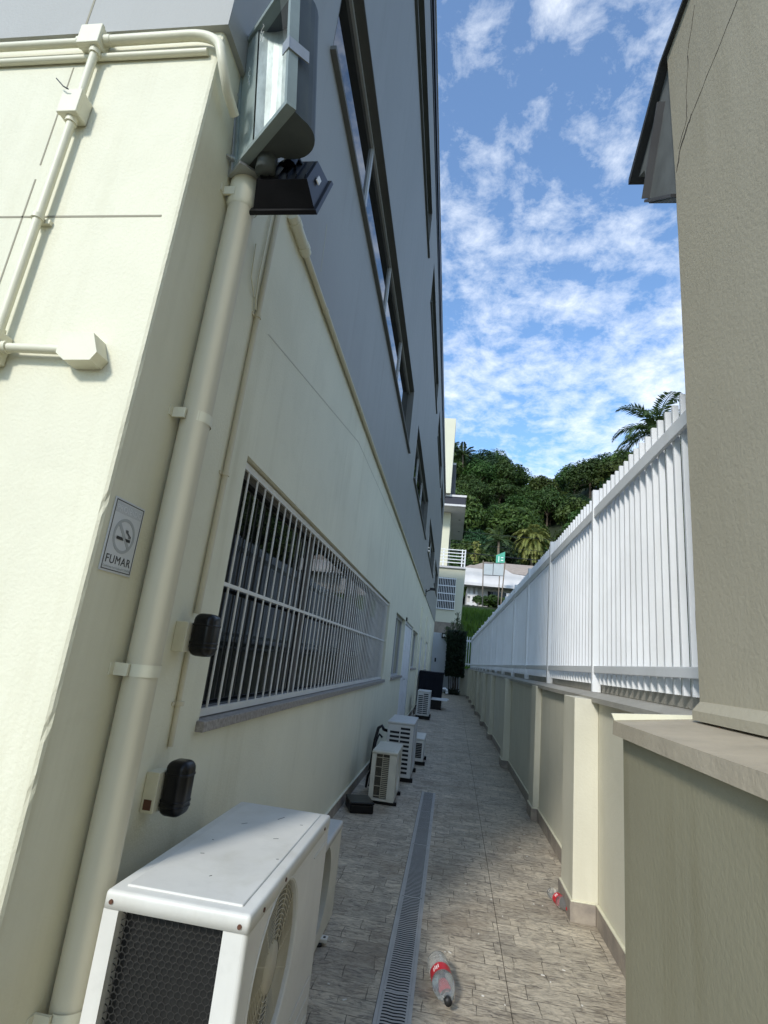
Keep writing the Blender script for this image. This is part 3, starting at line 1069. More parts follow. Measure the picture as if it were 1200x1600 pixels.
def frus(mb, a0, a1, b0, b1, c0, A0, A1, B0, B1, c1):
    vs = [q2(a0, b0, c0), q2(a1, b0, c0), q2(a1, b1, c0), q2(a0, b1, c0), q2(A0, B0, c1), q2(A1, B0, c1), q2(A1, B1, c1), q2(A0, B1, c1)]
    mb.add(vs, [(0, 1, 2, 3), (4, 5, 6, 7), (0, 1, 5, 4), (1, 2, 6, 5), (2, 3, 7, 6), (3, 0, 4, 7)])


q = MB()
frus(q, -W2, W2, 0.0, H2, 0.0, -W2 + 0.004, W2 - 0.004, 0.004, H2 - 0.004, 0.014)
q.build('flange', M['black'], bf)
q = MB()
frus(q, -W2 + 0.014, W2 - 0.014, 0.02, H2 - 0.02, 0.0145, -W2 + 0.035, W2 - 0.035, 0.06, H2 - 0.05, 0.095)
bod = q.build('body', M['black'], bf)
q = MB()
for k in range(6):
    a = -W2 + 0.045 + (2 * W2 - 0.09) * k / 5
    frus(q, a - 0.002, a + 0.002, 0.065, H2 - 0.055, 0.0955, a - 0.002, a + 0.002, 0.085, H2 - 0.075, 0.102)
q.build('cooling_fin', M['black'], bod)
q = MB()
q.add([q2(W2 - 0.0205, 0.13, 0.05), q2(W2 - 0.0205, 0.17, 0.05), q2(W2 - 0.0255, 0.17, 0.068), q2(W2 - 0.0255, 0.13, 0.068)], [(0, 1, 2, 3)])
sk = q
vsn = [Vector(v) + Vector((0.006, 0, 0)) for v in q.v]
q = MB()
q.add(vsn + [v - Vector((0.004, 0, 0)) for v in vsn], [(0, 1, 2, 3), (4, 5, 6, 7), (0, 1, 5, 4), (1, 2, 6, 5), (2, 3, 7, 6), (3, 0, 4, 7)])
q.build('sticker', M['lens'], bod)
q = MB()
q.tube([q2(0.0, H2 * 0.6, 0.10), q2(0.0, H2 * 0.9, 0.12), (-0.72, 1.55, 3.17)], 0.026, 10)
q.tube([(-0.66, 1.5, 3.10), (-0.70, 1.5, 3.16), (-0.78, 1.5, 3.10), (-0.84, 1.52, 3.05)], 0.010, 8)
q.build('yoke', M['black'], bf)

# ------------------------------------------------------------------ outdoor units


def face_with_hole(mb, x, y0, y1, z0, z1, cy, cz, r, depth, n=64):
    """panel in x = const with a round hole and the hole's inner wall going back by depth"""
    vs, fs = [], []
    for k in range(n):
        a = 2 * PI * k / n
        dy, dz = math.cos(a), math.sin(a)
        s = 1e9
        if dy > 1e-6:
            s = min(s, (y1 - cy) / dy)
        if dy < -1e-6:
            s = min(s, (y0 - cy) / dy)
        if dz > 1e-6:
            s = min(s, (z1 - cz) / dz)
        if dz < -1e-6:
            s = min(s, (z0 - cz) / dz)
        vs += [(x, cy + r * dy, cz + r * dz), (x, cy + s * dy, cz + s * dz), (x - depth, cy + r * dy, cz + r * dz)]
    for k in range(n):
        j = (k + 1) % n
        fs += [(3 * k, 3 * k + 1, 3 * j + 1, 3 * j), (3 * k, 3 * j, 3 * j + 2, 3 * k + 2)]
    for (Y, Z) in ((y0, z0), (y1, z0), (y1, z1), (y0, z1)):        # corner triangles
        b = math.atan2(Z - cz, Y - cy) % (2 * PI)
        k = int(b / (2 * PI) * n)
        i = len(vs)
        vs.append((x, Y, Z))
        fs.append((3 * k + 1, i, 3 * ((k + 1) % n) + 1))
    mb.add(vs, fs)


def fan_face(root, material, x, y0, y1, z0, z1, cy, cz, r, rings, blade):
    q = MB()
    face_with_hole(q, x, y0, y1, z0, z1, cy, cz, r, 0.07)
    fc = q.build('front_panel', material, root)
    q = MB()
    q.lathe([(0.0, 0.0), (r * 0.999, 0.0)], Matrix.Translation((x - 0.068, cy, cz)) @ Matrix.Rotation(PI / 2, 4, 'Y'), 48)
    q.build('fan_cavity', M['dark'], fc)
    q = MB()
    for b in range(3):
        a0 = 2 * PI * b / 3 + 0.3
        vs = []
        for i in range(9):
            a = a0 + 1.55 * i / 8
            for rr_ in (0.30 * r, 0.62 * r, 0.93 * r):
                vs.append((x - 0.058 + 0.03 * i / 8, cy + rr_ * math.cos(a), cz + rr_ * math.sin(a)))
        fs = []
        for i in range(8):
            for j in range(2):
                fs.append((3 * i + j, 3 * i + j + 1, 3 * i + j + 4, 3 * i + j + 3))
        q.add(vs, fs, True)
    q.lathe([(0.0, 0.045), (0.25 * r, 0.04), (0.31 * r, 0.0)], Matrix.Translation((x - 0.065, cy, cz)) @ Matrix.Rotation(PI / 2, 4, 'Y'), 24)
    q.build('fan', blade, fc)
    q = MB()
    for k in range(rings):
        rr_ = r * (0.30 + 0.64 * (k + 1) / rings)
        pts = [(x - 0.010, cy + rr_ * math.cos(2 * PI * i / 48), cz + rr_ * math.sin(2 * PI * i / 48)) for i in range(49)]
        q.tube(pts, 0.0017, 5, False)
    for k in range(12):
        a = 2 * PI * k / 12 + 0.1
        q.tube([(x - 0.012, cy + 0.26 * r * math.cos(a), cz + 0.26 * r * math.sin(a)),
                (x - 0.012, cy + r * 0.999 * math.cos(a), cz + r * 0.999 * math.sin(a))], 0.0028, 5)
    q.lathe([(0.0, 0.006), (0.28 * r, 0.006), (0.30 * r, 0.0)], Matrix.Translation((x - 0.014, cy, cz)) @ Matrix.Rotation(PI / 2, 4, 'Y'), 32)
    q.build('fan_guard', M['tan'] if rings > 10 else material, fc)
    q = MB()
    for rr_ in (1.03,):
        pts = [(x + 0.0005, cy + r * rr_ * math.cos(2 * PI * i / 64), cz + r * rr_ * math.sin(2 * PI * i / 64)) for i in range(65)]
        q.tube(pts, 0.0035, 6, False)
    q.build('guard_rim', material, fc)
    return fc


def lid(root, material, x0, x1, y0, y1, z0, z1, panel=True):
    b = bmesh.new()
    bmesh.ops.create_cube(b, size=1.0)
    b.transform(Matrix.Translation(((x0 + x1) / 2, (y0 + y1) / 2, (z0 + z1) / 2)) @ Matrix.Diagonal((x1 - x0, y1 - y0, z1 - z0, 1)))
    top = [e for e in b.edges if any(v.co.z > (z0 + z1) / 2 for v in e.verts)]
    bmesh.ops.bevel(b, geom=top, offset=0.011, segments=4, profile=0.5, affect='EDGES')
    q = MB().bm(b, None, True)
    l = q.build('lid', material, root)
    if panel:
        MB().box(x0 + 0.035, x1 - 0.035, y0 + 0.035, y1 - 0.035, z1 - 0.003, z1 + 0.0045, 0.004, 3).build('raised_panel', material, l)
    return l


def feet(root, x0, x1, y0, y1, z0, black=True):
    for x in (x0 + 0.02, x1 - 0.01):
        for y in (y0 + 0.12, y1 - 0.12):
            MB().box(x - 0.03, x + 0.03, y - 0.03, y + 0.03, 0.0, z0, 0.006).build('foot', M['black'], root)


# the big unit in the foreground
ac = thing('outdoor_unit', (-0.618, 1.91, 0), 'big white air conditioner outdoor unit in the foreground with dark mesh side', 'air conditioner',
           'outdoor units standing along the building')
x0, x1, y0, y1, zt = -0.805, -0.429, 1.452, 2.350, 0.770
W_ = M['acwhite']
lid(ac, W_, x0 - 0.003, x1 + 0.003, y0 - 0.003, y1 + 0.003, zt - 0.040, zt)
body = MB()
body.box(x1 - 0.062, x1 - 0.012, y0, y0 + 0.03, 0.07, zt - 0.041, 0.0)
body.tube([(x1 - 0.013, y0 + 0.013, 0.07), (x1 - 0.013, y0 + 0.013, zt - 0.041)], 0.013, 16)
body.box(x0, x0 + 0.040, y0, y0 + 0.004, 0.07, zt - 0.041)
body.box(x0, x0 + 0.004, y0 + 0.0045, y1, 0.07, zt - 0.041)
body.box(x0 + 0.0045, x1, y1 - 0.004, y1, 0.07, zt - 0.041)
body.box(x0, x1, y0, y1, 0.045, 0.0695, 0.004)
body.box(x0 + 0.036, x0 + 0.040, y0 + 0.0045, y0 + 0.05, 0.07, zt - 0.041)
body.build('casing', W_, ac)
fan_face(ac, W_, x1, y0 + 0.0135, y1 - 0.0045, 0.07, zt - 0.041, 1.752, 0.525, 0.208, 11, M['tan'])
q = MB()
q.box(x0 + 0.041, x1 - 0.063, y0 + 0.045, y0 + 0.075, 0.071, zt - 0.042)
q.build('coil', M['coil'], ac)
q = MB()
hx = 0.0092
row = 0
z = 0.075
while z < zt - 0.05:
    x = x0 + 0.042 + (hx if row % 2 else 0)
    while x < x1 - 0.065:
        c = [(x + hx * 1.02 * math.sin(PI / 3 * k), z + hx * 1.02 * math.cos(PI / 3 * k)) for k in range(6)]
        for a, b in ((0, 1), (1, 2), (2, 3)):
            A, B = c[a], c[b]
            ok = all(x0 + 0.041 < p_[0] < x1 - 0.063 and 0.071 < p_[1] < zt - 0.042 for p_ in (A, B))
            if ok:
                q.bar((A[0], y0 + 0.022, A[1]), (B[0], y0 + 0.022, B[1]), 0.0017, 0.0025, (0, 1, 0))
        x += hx * 2 * 0.866 * 1.12
    z += hx * 1.5 * 1.0
    row += 1
q.build('wire_mesh', M['wire'], ac)
q = MB()
rx = Matrix.Rotation(PI / 2, 4, 'X')
for (x, z) in ((x0 + 0.018, zt - 0.024), (x1 - 0.022, zt - 0.026)):
    MB().tube([(x, y0 - 0.0028, z), (x, y0 - 0.0065, z)], 0.0055, 10).build('screw', M['rust'], ac)
for (y, z) in ((y0 + 0.10, zt - 0.026), (y0 + 0.29, zt - 0.022), (y1 - 0.10, zt - 0.024)):
    MB().tube([(x1 + 0.0028, y, z), (x1 + 0.0060, y, z)], 0.0055, 10).build('screw', M['rust'], ac)
q = MB()
for (u, v, L_, a) in ((0.11, 0.30, 0.006, 0.3), (0.2, 0.16, 0.004, 1.0), (0.27, 0.52, 0.009, 0.5), (0.31, 0.70, 0.005, 0.2), (0.12, 0.62, 0.012, 0.9), (0.22, 0.74, 0.02, 1.2),
                      (0.09, 0.42, 0.003, 0.0), (0.33, 0.35, 0.004, 0.4)):
    q.box(-L_, L_, -0.0012, 0.0012, zt + 0.0046, zt + 0.0052, 0, 1, Matrix.Translation((x0 + u, y0 + v, 0)) @ Matrix.Rotation(a, 4, 'Z'))
q.build('scuff', M['wire'], ac)
q = MB()
for k in range(3):
    q.box(x1 + 0.0002, x1 + 0.003, y1 - 0.30, y1 - 0.04, 0.12 + 0.06 * k, 0.126 + 0.06 * k, 0.001, 1)
q.box(x1 + 0.0002, x1 + 0.003, y1 - 0.22, y1 - 0.03, zt - 0.09, zt - 0.085, 0.001, 1)
q.build('pressed_rib', W_, ac)
for y in (y0 + 0.15, y1 - 0.02):
    q = MB().box(x1 - 0.05, x1 + 0.026, y - 0.02, y + 0.02, 0.012, 0.045, 0.003)
    lg = q.build('foot', W_, ac)
    MB().box(x1 + 0.006, x1 + 0.016, y - 0.008, y + 0.008, 0.0452, 0.0458).build('bolt_hole', M['dark'], lg)
for y in (y0 + 0.15, y1 - 0.08):
    MB().box(x0 + 0.02, x0 + 0.08, y - 0.03, y + 0.03, 0.0, 0.044, 0.003).build('foot', M['black'], ac)
for y in (y0 + 0.16, y1 - 0.06):
    MB().box(x1 - 0.07, x1 + 0.0, y - 0.025, y + 0.025, 0.0, 0.0118, 0.003).build('pad', M['black'], ac)

# its smaller neighbour, open fan
ab = thing('outdoor_unit', (-0.67, 2.95, 0), 'smaller aged outdoor unit with open fan hole right behind the big white one', 'air conditioner',
           'outdoor units standing along the building')
x0, x1, y0, y1, zt = -0.81, -0.532, 2.56, 3.33, 0.49
lid(ab, M['acgrey'], x0 - 0.003, x1 + 0.003, y0 - 0.003, y1 + 0.003, zt - 0.035, zt, False)
q = MB()
q.box(x0, x0 + 0.01, y0, y1, 0.05, zt - 0.036)
q.box(x0 + 0.0105, x1, y1 - 0.006, y1, 0.05, zt - 0.036, 0.002)
q.box(x0 + 0.0105, x1, y0, y0 + 0.006, 0.05, zt - 0.036, 0.002)
q.box(x0 + 0.0105, x1 - 0.001, y0 + 0.0065, y1 - 0.0065, 0.03, 0.0495)
q.build('casing', M['accream'], ab)
q = MB()
face_with_hole(q, x1 - 0.0005, y0 + 0.0065, y1 - 0.0065, 0.05, zt - 0.036, 2.93, 0.282, 0.182, 0.10)
fc = q.build('front_panel', M['accream'], ab)
q = MB()
q.lathe([(0.0, 0.0), (0.1815, 0.0)], Matrix.Translation((x1 - 0.099, 2.93, 0.282)) @ Matrix.Rotation(PI / 2, 4, 'Y'), 40)
q.build('fan_cavity', M['dark'], fc)
q = MB()
for b in range(3):
    a0 = 2 * PI * b / 3
    vs = []
    for i in range(7):
        a = a0 + 1.4 * i / 6
        for rr_ in (0.05, 0.11, 0.165):
            vs.append((x1 - 0.085 + 0.03 * i / 6, 2.93 + rr_ * math.cos(a), 0.282 + rr_ * math.sin(a)))
    q.add(vs, [(3 * i + j, 3 * i + j + 1, 3 * i + j + 4, 3 * i + j + 3) for i in range(6) for j in range(2)], True)
q.lathe([(0.0, 0.05), (0.045, 0.045), (0.055, 0.0)], Matrix.Translation((x1 - 0.09, 2.93, 0.282)) @ Matrix.Rotation(PI / 2, 4, 'Y'), 20)
q.build('fan', M['galvdark'], fc)
for y in (y0 + 0.13, y1 - 0.25):
    q = MB().box(x1 - 0.04, x1 + 0.030, y - 0.022, y + 0.022, 0.012, 0.0298, 0.003)
    lg = q.build('foot', M['acwhite'], ab)
    MB().box(x1 + 0.008, x1 + 0.020, y - 0.008, y + 0.008, 0.0299, 0.0306).build('bolt_hole', M['dark'], lg)
    MB().box(x0, x0 + 0.06, y - 0.022, y + 0.022, 0.0, 0.0298, 0.003).build('foot', M['black'], ab)
    MB().lathe([(0, 0), (0.022, 0), (0.018, 0.0118), (0, 0.0118)], Matrix.Translation((x1 - 0.01, y - 0.02, 0)), 12).build('pad', M['black'], ab)


def small_unit(x0, x1, y0, y1, zb, zt, material, style, label, valves=True):
    o = thing('outdoor_unit', ((x0 + x1) / 2, (y0 + y1) / 2, 0), label, 'air conditioner', 'outdoor units standing along the building')
    lid(o, material, x0 - 0.004, x1 + 0.004, y0 - 0.004, y1 + 0.004, zt - 0.03, zt, style == 'coil')
    wd = x1 - x0
    if style == 'coil':
        q = MB()
        q.box(x0, x0 + 0.17 * wd, y0, y0 + 0.03, zb, zt - 0.031)
        q.box(x1 - 0.30 * wd, x1, y0, y0 + 0.03, zb, zt - 0.031, 0.003)
        q.box(x0, x1, y1 - 0.01, y1, zb, zt - 0.031)
        q.box(x0, x0 + 0.01, y0 + 0.031, y1 - 0.011, zb, zt - 0.031)
        q.box(x0, x1 - 0.001, y0 + 0.002, y1 - 0.002, zb - 0.02, zb - 0.001)
        q.build('casing', material, o)
        MB().box(x0 + 0.171 * wd, x1 - 0.301 * wd, y0 + 0.035, y0 + 0.05, zb, zt - 0.031).build('coil', mat('brown_coil', (0.10, 0.085, 0.06), 0.7, 0.5, 50.0), o)
        q = MB()
        a, b = x0 + 0.171 * wd, x1 - 0.301 * wd
        n = 22
        for k in range(n):
            z = zb + 0.01 + (zt - zb - 0.06) * k / n
            q.box(a + 0.48 * (b - a), b, y0 + 0.012, y0 + 0.018, z, z + 0.007)
        for k in range(5):
            z = zb + 0.02 + (zt - zb - 0.07) * k / 4.2
            q.box(a, a + 0.475 * (b - a), y0 + 0.014, y0 + 0.018, z, z + 0.006)
        q.box(a + 0.475 * (b - a), a + 0.479 * (b - a) + 0.004, y0 + 0.010, y0 + 0.0185, zb, zt - 0.032)
        q.build('side_grille', M['tan'], o)
        fan_face(o, material, x1, y0 + 0.031, y1 - 0.011, zb, zt - 0.031, y0 + 0.30, (zb + zt) / 2 - 0.01, min(0.19, (zt - zb) * 0.42), 8, M['tan'])
    else:
        q = MB()
        q.box(x0, x1 - 0.002, y0, y1, zb, zt - 0.031, 0.006)
        q.build('casing', material, o)
        q = MB()
        n = 11 if style == 'louver' else 9
        cols = ((0.10, 0.46), (0.50, 0.86)) if style == 'louver' else ((0.06, 0.28), (0.40, 0.88))
        for k in range(n):
            zc = zt - 0.075 - (zt - zb - 0.13) * k / (n - 1)
            for ci, (a, b) in enumerate(cols):
                if style == 'louver' and k == 0 and ci == 0:
                    continue
                q.box(x0 + a * wd, x0 + b * wd, y0 - 0.0008, y0 + 0.0015, zc - 0.009 - 0.004 * (style == 'louver'), zc + 0.009 + 0.004 * (style == 'louver'))
        q.build('slot_shade_strips', M['dark'], o)  # near-black strips on the solid casing stand in for shade inside the slots
        fan_face(o, material, x1, y0 + 0.006, y1 - 0.006, zb + 0.006, zt - 0.037, y0 + 0.33, (zb + zt) / 2 - 0.01, min(0.23, (zt - zb) * 0.42), 8, M['tan'])
    for y in (y0 + 0.06, y1 - 0.12):
        q = MB().box(x0 - 0.01, x1 + 0.03, y - 0.025, y + 0.025, 0.0, zb - (0.021 if style == 'coil' else 0.001), 0.004)
        q.build('foot', M['black'], o)
    if valves:
        q = MB()
        q.tube([(x0 - 0.005, y1 - 0.15, zb + 0.16), (x0 - 0.06, y1 - 0.15, zb + 0.17), (x0 - 0.08, y1 - 0.20, zb + 0.10), (x0 - 0.10, y1 - 0.1, 0.03)], 0.014, 8)
        q.tube([(x0 - 0.005, y1 - 0.12, zb + 0.10), (x0 - 0.05, y1 - 0.12, zb + 0.11), (x0 - 0.07, y1 - 0.1, 0.04)], 0.011, 8)
        q.build('refrigerant_pipe', M['black'], o)
    return o


small_unit(-0.700, -0.448, 5.78, 6.42, 0.055, 0.492, M['accream'], 'coil', 'narrow yellowed outdoor unit with rusty coil side, behind a flat black box on the ground')
small_unit(-0.685, -0.365, 6.92, 7.75, 0.05, 0.665, M['acgrey'], 'louver', 'tallest slotted grey outdoor unit, standing behind the narrow yellowed one', False)
small_unit(-0.505, -0.270, 8.12, 8.78, 0.05, 0.355, M['acwhite'], 'slim', 'low white slotted outdoor unit half hidden behind the tallest grey one')
small_unit(-0.745, -0.42, 14.3, 15.1, 0.09, 0.68, M['acgrey'], 'louver', 'farthest grey slotted outdoor unit, in front of the black water tank')
q = MB()
q.tube([(-0.76, 7.2, 0.52), (-0.79, 7.22, 0.56), (-0.83, 7.2, 0.53), (-0.85, 7.15, 0.40), (-0.86, 7.0, 0.06)], 0.020, 10)
q.tube([(-0.69, 7.25, 0.50), (-0.76, 7.2, 0.52)], 0.018, 8)
q.tube([(-0.76, 7.1, 0.44), (-0.80, 7.12, 0.47), (-0.83, 7.05, 0.38), (-0.84, 6.9, 0.05)], 0.014, 10)
tag(q.build('refrigerant_hose', M['black']), 'black insulated refrigerant hoses curling down the wall behind the tallest grey outdoor unit', 'hose')

# flat black box on the ground
bx = thing('cable_box', (-0.74, 5.5, 0), 'flat black plastic box lying on the paving before the narrow outdoor unit', 'box')
a = Matrix.Translation((-0.745, 5.52, 0)) @ Matrix.Rotation(0.35, 4, 'Z')
MB().box(-0.11, 0.11, -0.14, 0.14, 0.0, 0.075, 0.012, 3, a).build('base', M['black'], bx)
MB().box(-0.115, 0.115, -0.145, 0.145, 0.0755, 0.096, 0.009, 3, a).build('cover', M['black'], bx)

# far stack: base box, board, tank
MB_ = MB().box(-0.90, -0.16, 17.75, 18.75, 0.0, 0.28, 0.01)
tag(MB_.build('crate', M['black']), 'low black crate at the very bottom under the water tank', 'crate')
q = MB().box(-0.88, 0.02, 17.62, 18.7, 0.285, 0.315, 0.004)
q.box(-0.45, 0.06, 17.70, 17.86, 0.318, 0.355, 0.004)
tag(q.build('board', M['white']), 'white boards sticking out from under the black water tank', 'board')
tk_ = thing('water_tank', (-0.53, 18.2, 0.36), 'black square water tank with a lid by the wall far down the alley', 'tank')
q = MB()
q.prism([(-0.91, 0.36), (-0.17, 0.36), (-0.15, 1.06), (-0.925, 1.06)], 'y', 17.72, 18.7)
for k in range(5):
    x = -0.82 + 0.145 * k
    q.box(x, x + 0.03, 17.70, 17.7195, 0.40, 1.0, 0.004)
q.build('body', M['navy'], tk_)
MB().box(-0.926, -0.135, 17.69, 18.72, 1.062, 1.12, 0.02).build('lid', M['navy'], tk_)
q = MB().tube([(-0.155, 18.0, 0.62), (-0.07, 18.0, 0.63), (-0.03, 18.0, 0.60), (-0.02, 18.0, 0.50)], 0.045, 12)
q.build('outlet_pipe', M['lens'], tk_)

# ------------------------------------------------------------------ drain
dr = thing('drain_channel', (-0.125, 2, 0), 'long grey slotted drain channel set into the paving', 'drain')
q = MB()
q.box(-0.2015, -0.186, -4.0, 6.62, -0.006, 0.002)
q.box(-0.0645, -0.0495, -4.0, 6.62, -0.006, 0.002)
q.build('frame', M['grate'], dr)
MB().box(-0.1855, -0.065, -4.0, 6.615, -0.0065, -0.0052).build('channel', M['dark'], dr)
y = -0.2
while y < 6.6:
    ye = min(y + 1.0, 6.615)
    q = MB()
    a, b = -0.1852, -0.0652
    q.box(a, a + 0.010, y + 0.003, ye - 0.003, -0.004, 0.0015)
    q.box(b - 0.010, b, y + 0.003, ye - 0.003, -0.004, 0.0015)
    yy = y + 0.003
    while yy < ye - 0.01:
        n = 8
        vs = []
        for k in range(n + 1):
            x = a + 0.0102 + (b - a - 0.0204) * k / n
            wv = 0.0022 * math.sin(k / n * 2 * PI * 1.5)
            vs += [(x, yy + wv, 0.001), (x, yy + 0.0115 + wv, 0.001)]
        q.add(vs, [(2 * k, 2 * k + 2, 2 * k + 3, 2 * k + 1) for k in range(n)])
        yy += 0.021
    q.build('grate', M['grate'], dr)
    y += 1.0

# ------------------------------------------------------------------ bottles and litter
def bottle(loc, yaw, L_, rad, cap, label_txt, crushed=0.0):
    o = thing('bottle', loc, label_txt, 'bottle')
    tilt = Matrix.Translation(Vector(loc) + Vector((0, 0, rad * 0.97))) @ Matrix.Rotation(yaw, 4, 'Z') @ Matrix.Rotation(PI / 2, 4, 'X')
    s = L_ / 0.33
    prof = [(0.0, 0.004), (rad * 0.55, 0.0), (rad * 0.85, 0.008 * s), (rad * 0.98, 0.025 * s), (rad, 0.06 * s), (rad * 0.95, 0.10 * s), (rad * 0.93, 0.12 * s),
            (rad * 0.93, 0.175 * s), (rad, 0.19 * s), (rad * 0.97, 0.22 * s), (rad * 0.75, 0.262 * s), (rad * 0.45, 0.290 * s), (0.0135, 0.305 * s), (0.0135, 0.318 * s)]
    q = MB()
    q.lathe(prof, tilt, 28)
    bd = q.build('body', M['clear'], o)
    q = MB()
    q.lathe([(rad * 0.945, 0.118 * s), (rad * 0.945, 0.177 * s)], tilt, 28)
    lb = q.build('label', M['red'], o)
    q = MB()
    for j, a0 in enumerate((1.9, 4.0, 5.9)):
        for k in range(4):
            a = a0 + 0.17 * k
            za = (0.132 + 0.006 * (k % 2)) * s
            vs = []
            for aa, zz in ((a, za), (a + 0.10, za), (a + 0.13, za + 0.026 * s), (a + 0.03, za + 0.026 * s)):
                for r_ in (rad * 0.9458, rad * 0.952):
                    vs.append(tilt @ Vector((r_ * math.cos(aa), r_ * math.sin(aa), zz)))
            q.add(vs, [(0, 2, 4, 6), (1, 3, 5, 7), (0, 1, 3, 2), (2, 3, 5, 4), (4, 5, 7, 6), (6, 7, 1, 0)])
    q.build('label_print', M['lens'], lb)
    q = MB()
    q.lathe([(0.0145, 0.306 * s), (0.0155, 0.308 * s), (0.0155, 0.330 * s), (0.0, 0.330 * s)], tilt, 16)
    q.build('cap', cap, o)
    return o


bottle((0.040, 3.02, 0.001), PI * 0 + math.radians(10), 0.32, 0.050, M['ink'], 'large empty clear plastic bottle with red label and dark cap beside the drain')
bottle((0.765, 4.16, 0.001), math.radians(16), 0.25, 0.034, M['red'], 'small empty plastic bottle with red cap lying near the first buttress')
q = MB()
rr = random.Random(8)
for k in range(60):
    x = rr.uniform(-0.45, 0.9)
    y = 1.9 + 5.5 * rr.random() ** 1.4
    if -0.25 < x < -0.02:
        x += 0.4
    L_ = rr.uniform(0.002, 0.009)
    q.box(-L_, L_, -0.0025, 0.0025, 0.0004, 0.003, 0, 1, Matrix.Translation((x, y, 0)) @ Matrix.Rotation(rr.uniform(0, PI), 4, 'Z'))
tag(q.build('litter', M['litter']), kind='stuff', label='tiny white scraps scattered over the stone paving', cat='litter')

# ------------------------------------------------------------------ boundary wall with buttresses
XW = 0.985
bw = thing('boundary_wall', (1.1, 14, 0), 'low cream boundary wall with buttresses and grey coping along the alley', 'wall')
MB().box(XW, XW + 0.16, 1.95, 28.2, 0.0, 1.285).build('wall', M['wallcream'], bw)
q = MB()
q.prism([(XW - 0.045, 1.262), (XW + 0.25, 1.262), (XW + 0.25, 1.305), (XW + 0.20, 1.318), (XW + 0.02, 1.318), (XW - 0.045, 1.292)], 'y', 1.86, 28.25)
q.build('coping', M['cope'], bw)
SK = []
for i, (y, xl, wd) in enumerate(((3.85, 0.835, 0.34), (6.08, 0.925, 0.30), (8.86, 0.885, 0.32), (12.0, 0.90, 0.32), (14.6, 0.89, 0.32), (17.6, 0.89, 0.32),
                                 (20.4, 0.89, 0.32), (23.2, 0.89, 0.32), (25.9, 0.89, 0.32))):
    q = MB().box(xl, XW - 0.0005, y, y + wd, 0.0, 1.278 if xl < XW - 0.05 else 1.26, 0.003)
    b = q.build('buttress', M['wallcream'], bw)
    q = MB()
    q.box(xl - 0.016, XW - 0.0165, y - 0.016, y + wd + 0.016, 0.0, 0.105, 0.002, 1)
    q.build('buttress_skirting', M['skirt'], b)
    MB().box(xl - 0.012, XW - 0.0165, y - 0.012, y + wd + 0.012, 0.1055, 0.114, 0.002, 1).build('skirting_lip', M['cream_trim'], b)
    SK.append((y, wd))
q = MB()
q2 = MB()
ya = 1.95
for (y, wd) in SK + [(28.2, 0)]:
    q.box(XW - 0.016, XW - 0.0002, ya, y - 0.0165, 0.0, 0.105)
    q2.box(XW - 0.018, XW - 0.0002, ya, y - 0.0165, 0.1055, 0.115, 0.002, 1)
    ya = y + wd + 0.0165
s_ = q.build('skirting', M['skirt'], bw)
q2.build('skirting_lip', M['cream_trim'], s_)

# white picket fence on it
fe = thing('picket_fence', (1.075, 15, 1.318), 'tall white metal picket fence on top of the low boundary wall', 'fence')
XF = 1.06
posts = [2.32, 4.26, 6.15, 7.92, 9.60, 11.30, 13.0, 14.7, 16.4, 18.1, 19.8, 21.5, 23.2, 24.9, 26.6, 28.15]
MB().box(XF + 0.045, XF + 0.09, 1.95, 28.2, 1.3185, 1.41, 0.004).build('bottom_channel', M['cope'], fe)
for i, y in enumerate(posts):
    q = MB().box(XF - 0.018, XF + 0.042, y - 0.022, y + 0.022, 1.3185 if i else 1.33, 2.868, 0.003)
    q.build('post', M['white'], fe)
for a, b in zip(posts[:-1], posts[1:]):
    MB().box(XF - 0.012, XF + 0.008, a + 0.0225, b - 0.0225, 2.635, 2.712, 0.003).build('rail', M['white'], fe)
    MB().box(XF - 0.012, XF + 0.008, a + 0.0225, b - 0.0225, 1.452, 1.502, 0.003).build('rail', M['white'], fe)
    q = MB()
    n = max(2, round((b - a) / 0.1025))
    for k in range(1, n):
        y = a + (b - a) * k / n
        jr = random.Random(int(y * 1000))
        xa = XF + 0.024
        q.box(-0.0155, 0.0155, -0.010, 0.010, 0.0, 1.475 + jr.uniform(-1, 1) * 0.008, 0.0015, 1,
              Matrix.Translation((xa + 0.0012, y, 1.375)) @ Matrix.Rotation(jr.uniform(-1, 1) * 0.0024, 4, 'X') @ Matrix.Rotation(jr.uniform(-1, 1) * 0.03, 4, 'Z'))
    q.build('pickets', M['white'], fe)

# far end: short return wall and gate pickets
ew = thing('return_wall', (0.9, 28.4, 0), 'short pale return wall closing the far end of the alley', 'wall')
MB().box(0.57, 1.3, 28.3, 28.5, 0.0, 1.22, 0.004).build('wall', M['wallcream'], ew)
MB().box(0.55, 1.3, 28.28, 28.52, 1.222, 1.27, 0.004).build('coping', M['cope'], ew)
ef = thing('picket_fence', (0.9, 28.4, 1.27), 'short white picket panel on the return wall at the far end of the alley', 'fence')
q = MB()
for k in range(6):
    x = 0.60 + 0.115 * k
    q.box(x - 0.018, x + 0.018, 28.38, 28.40, 1.40, 2.86)
q.build('pickets', M['white'], ef)
MB().box(0.57, 1.22, 28.402, 28.42, 2.60, 2.70).build('rail', M['white'], ef)
MB().box(0.57, 1.22, 28.402, 28.42, 1.48, 1.54).build('rail', M['white'], ef)
MB().box(0.545, 0.575, 28.36, 28.40, 1.2705, 2.92).build('post', M['white'], ef)

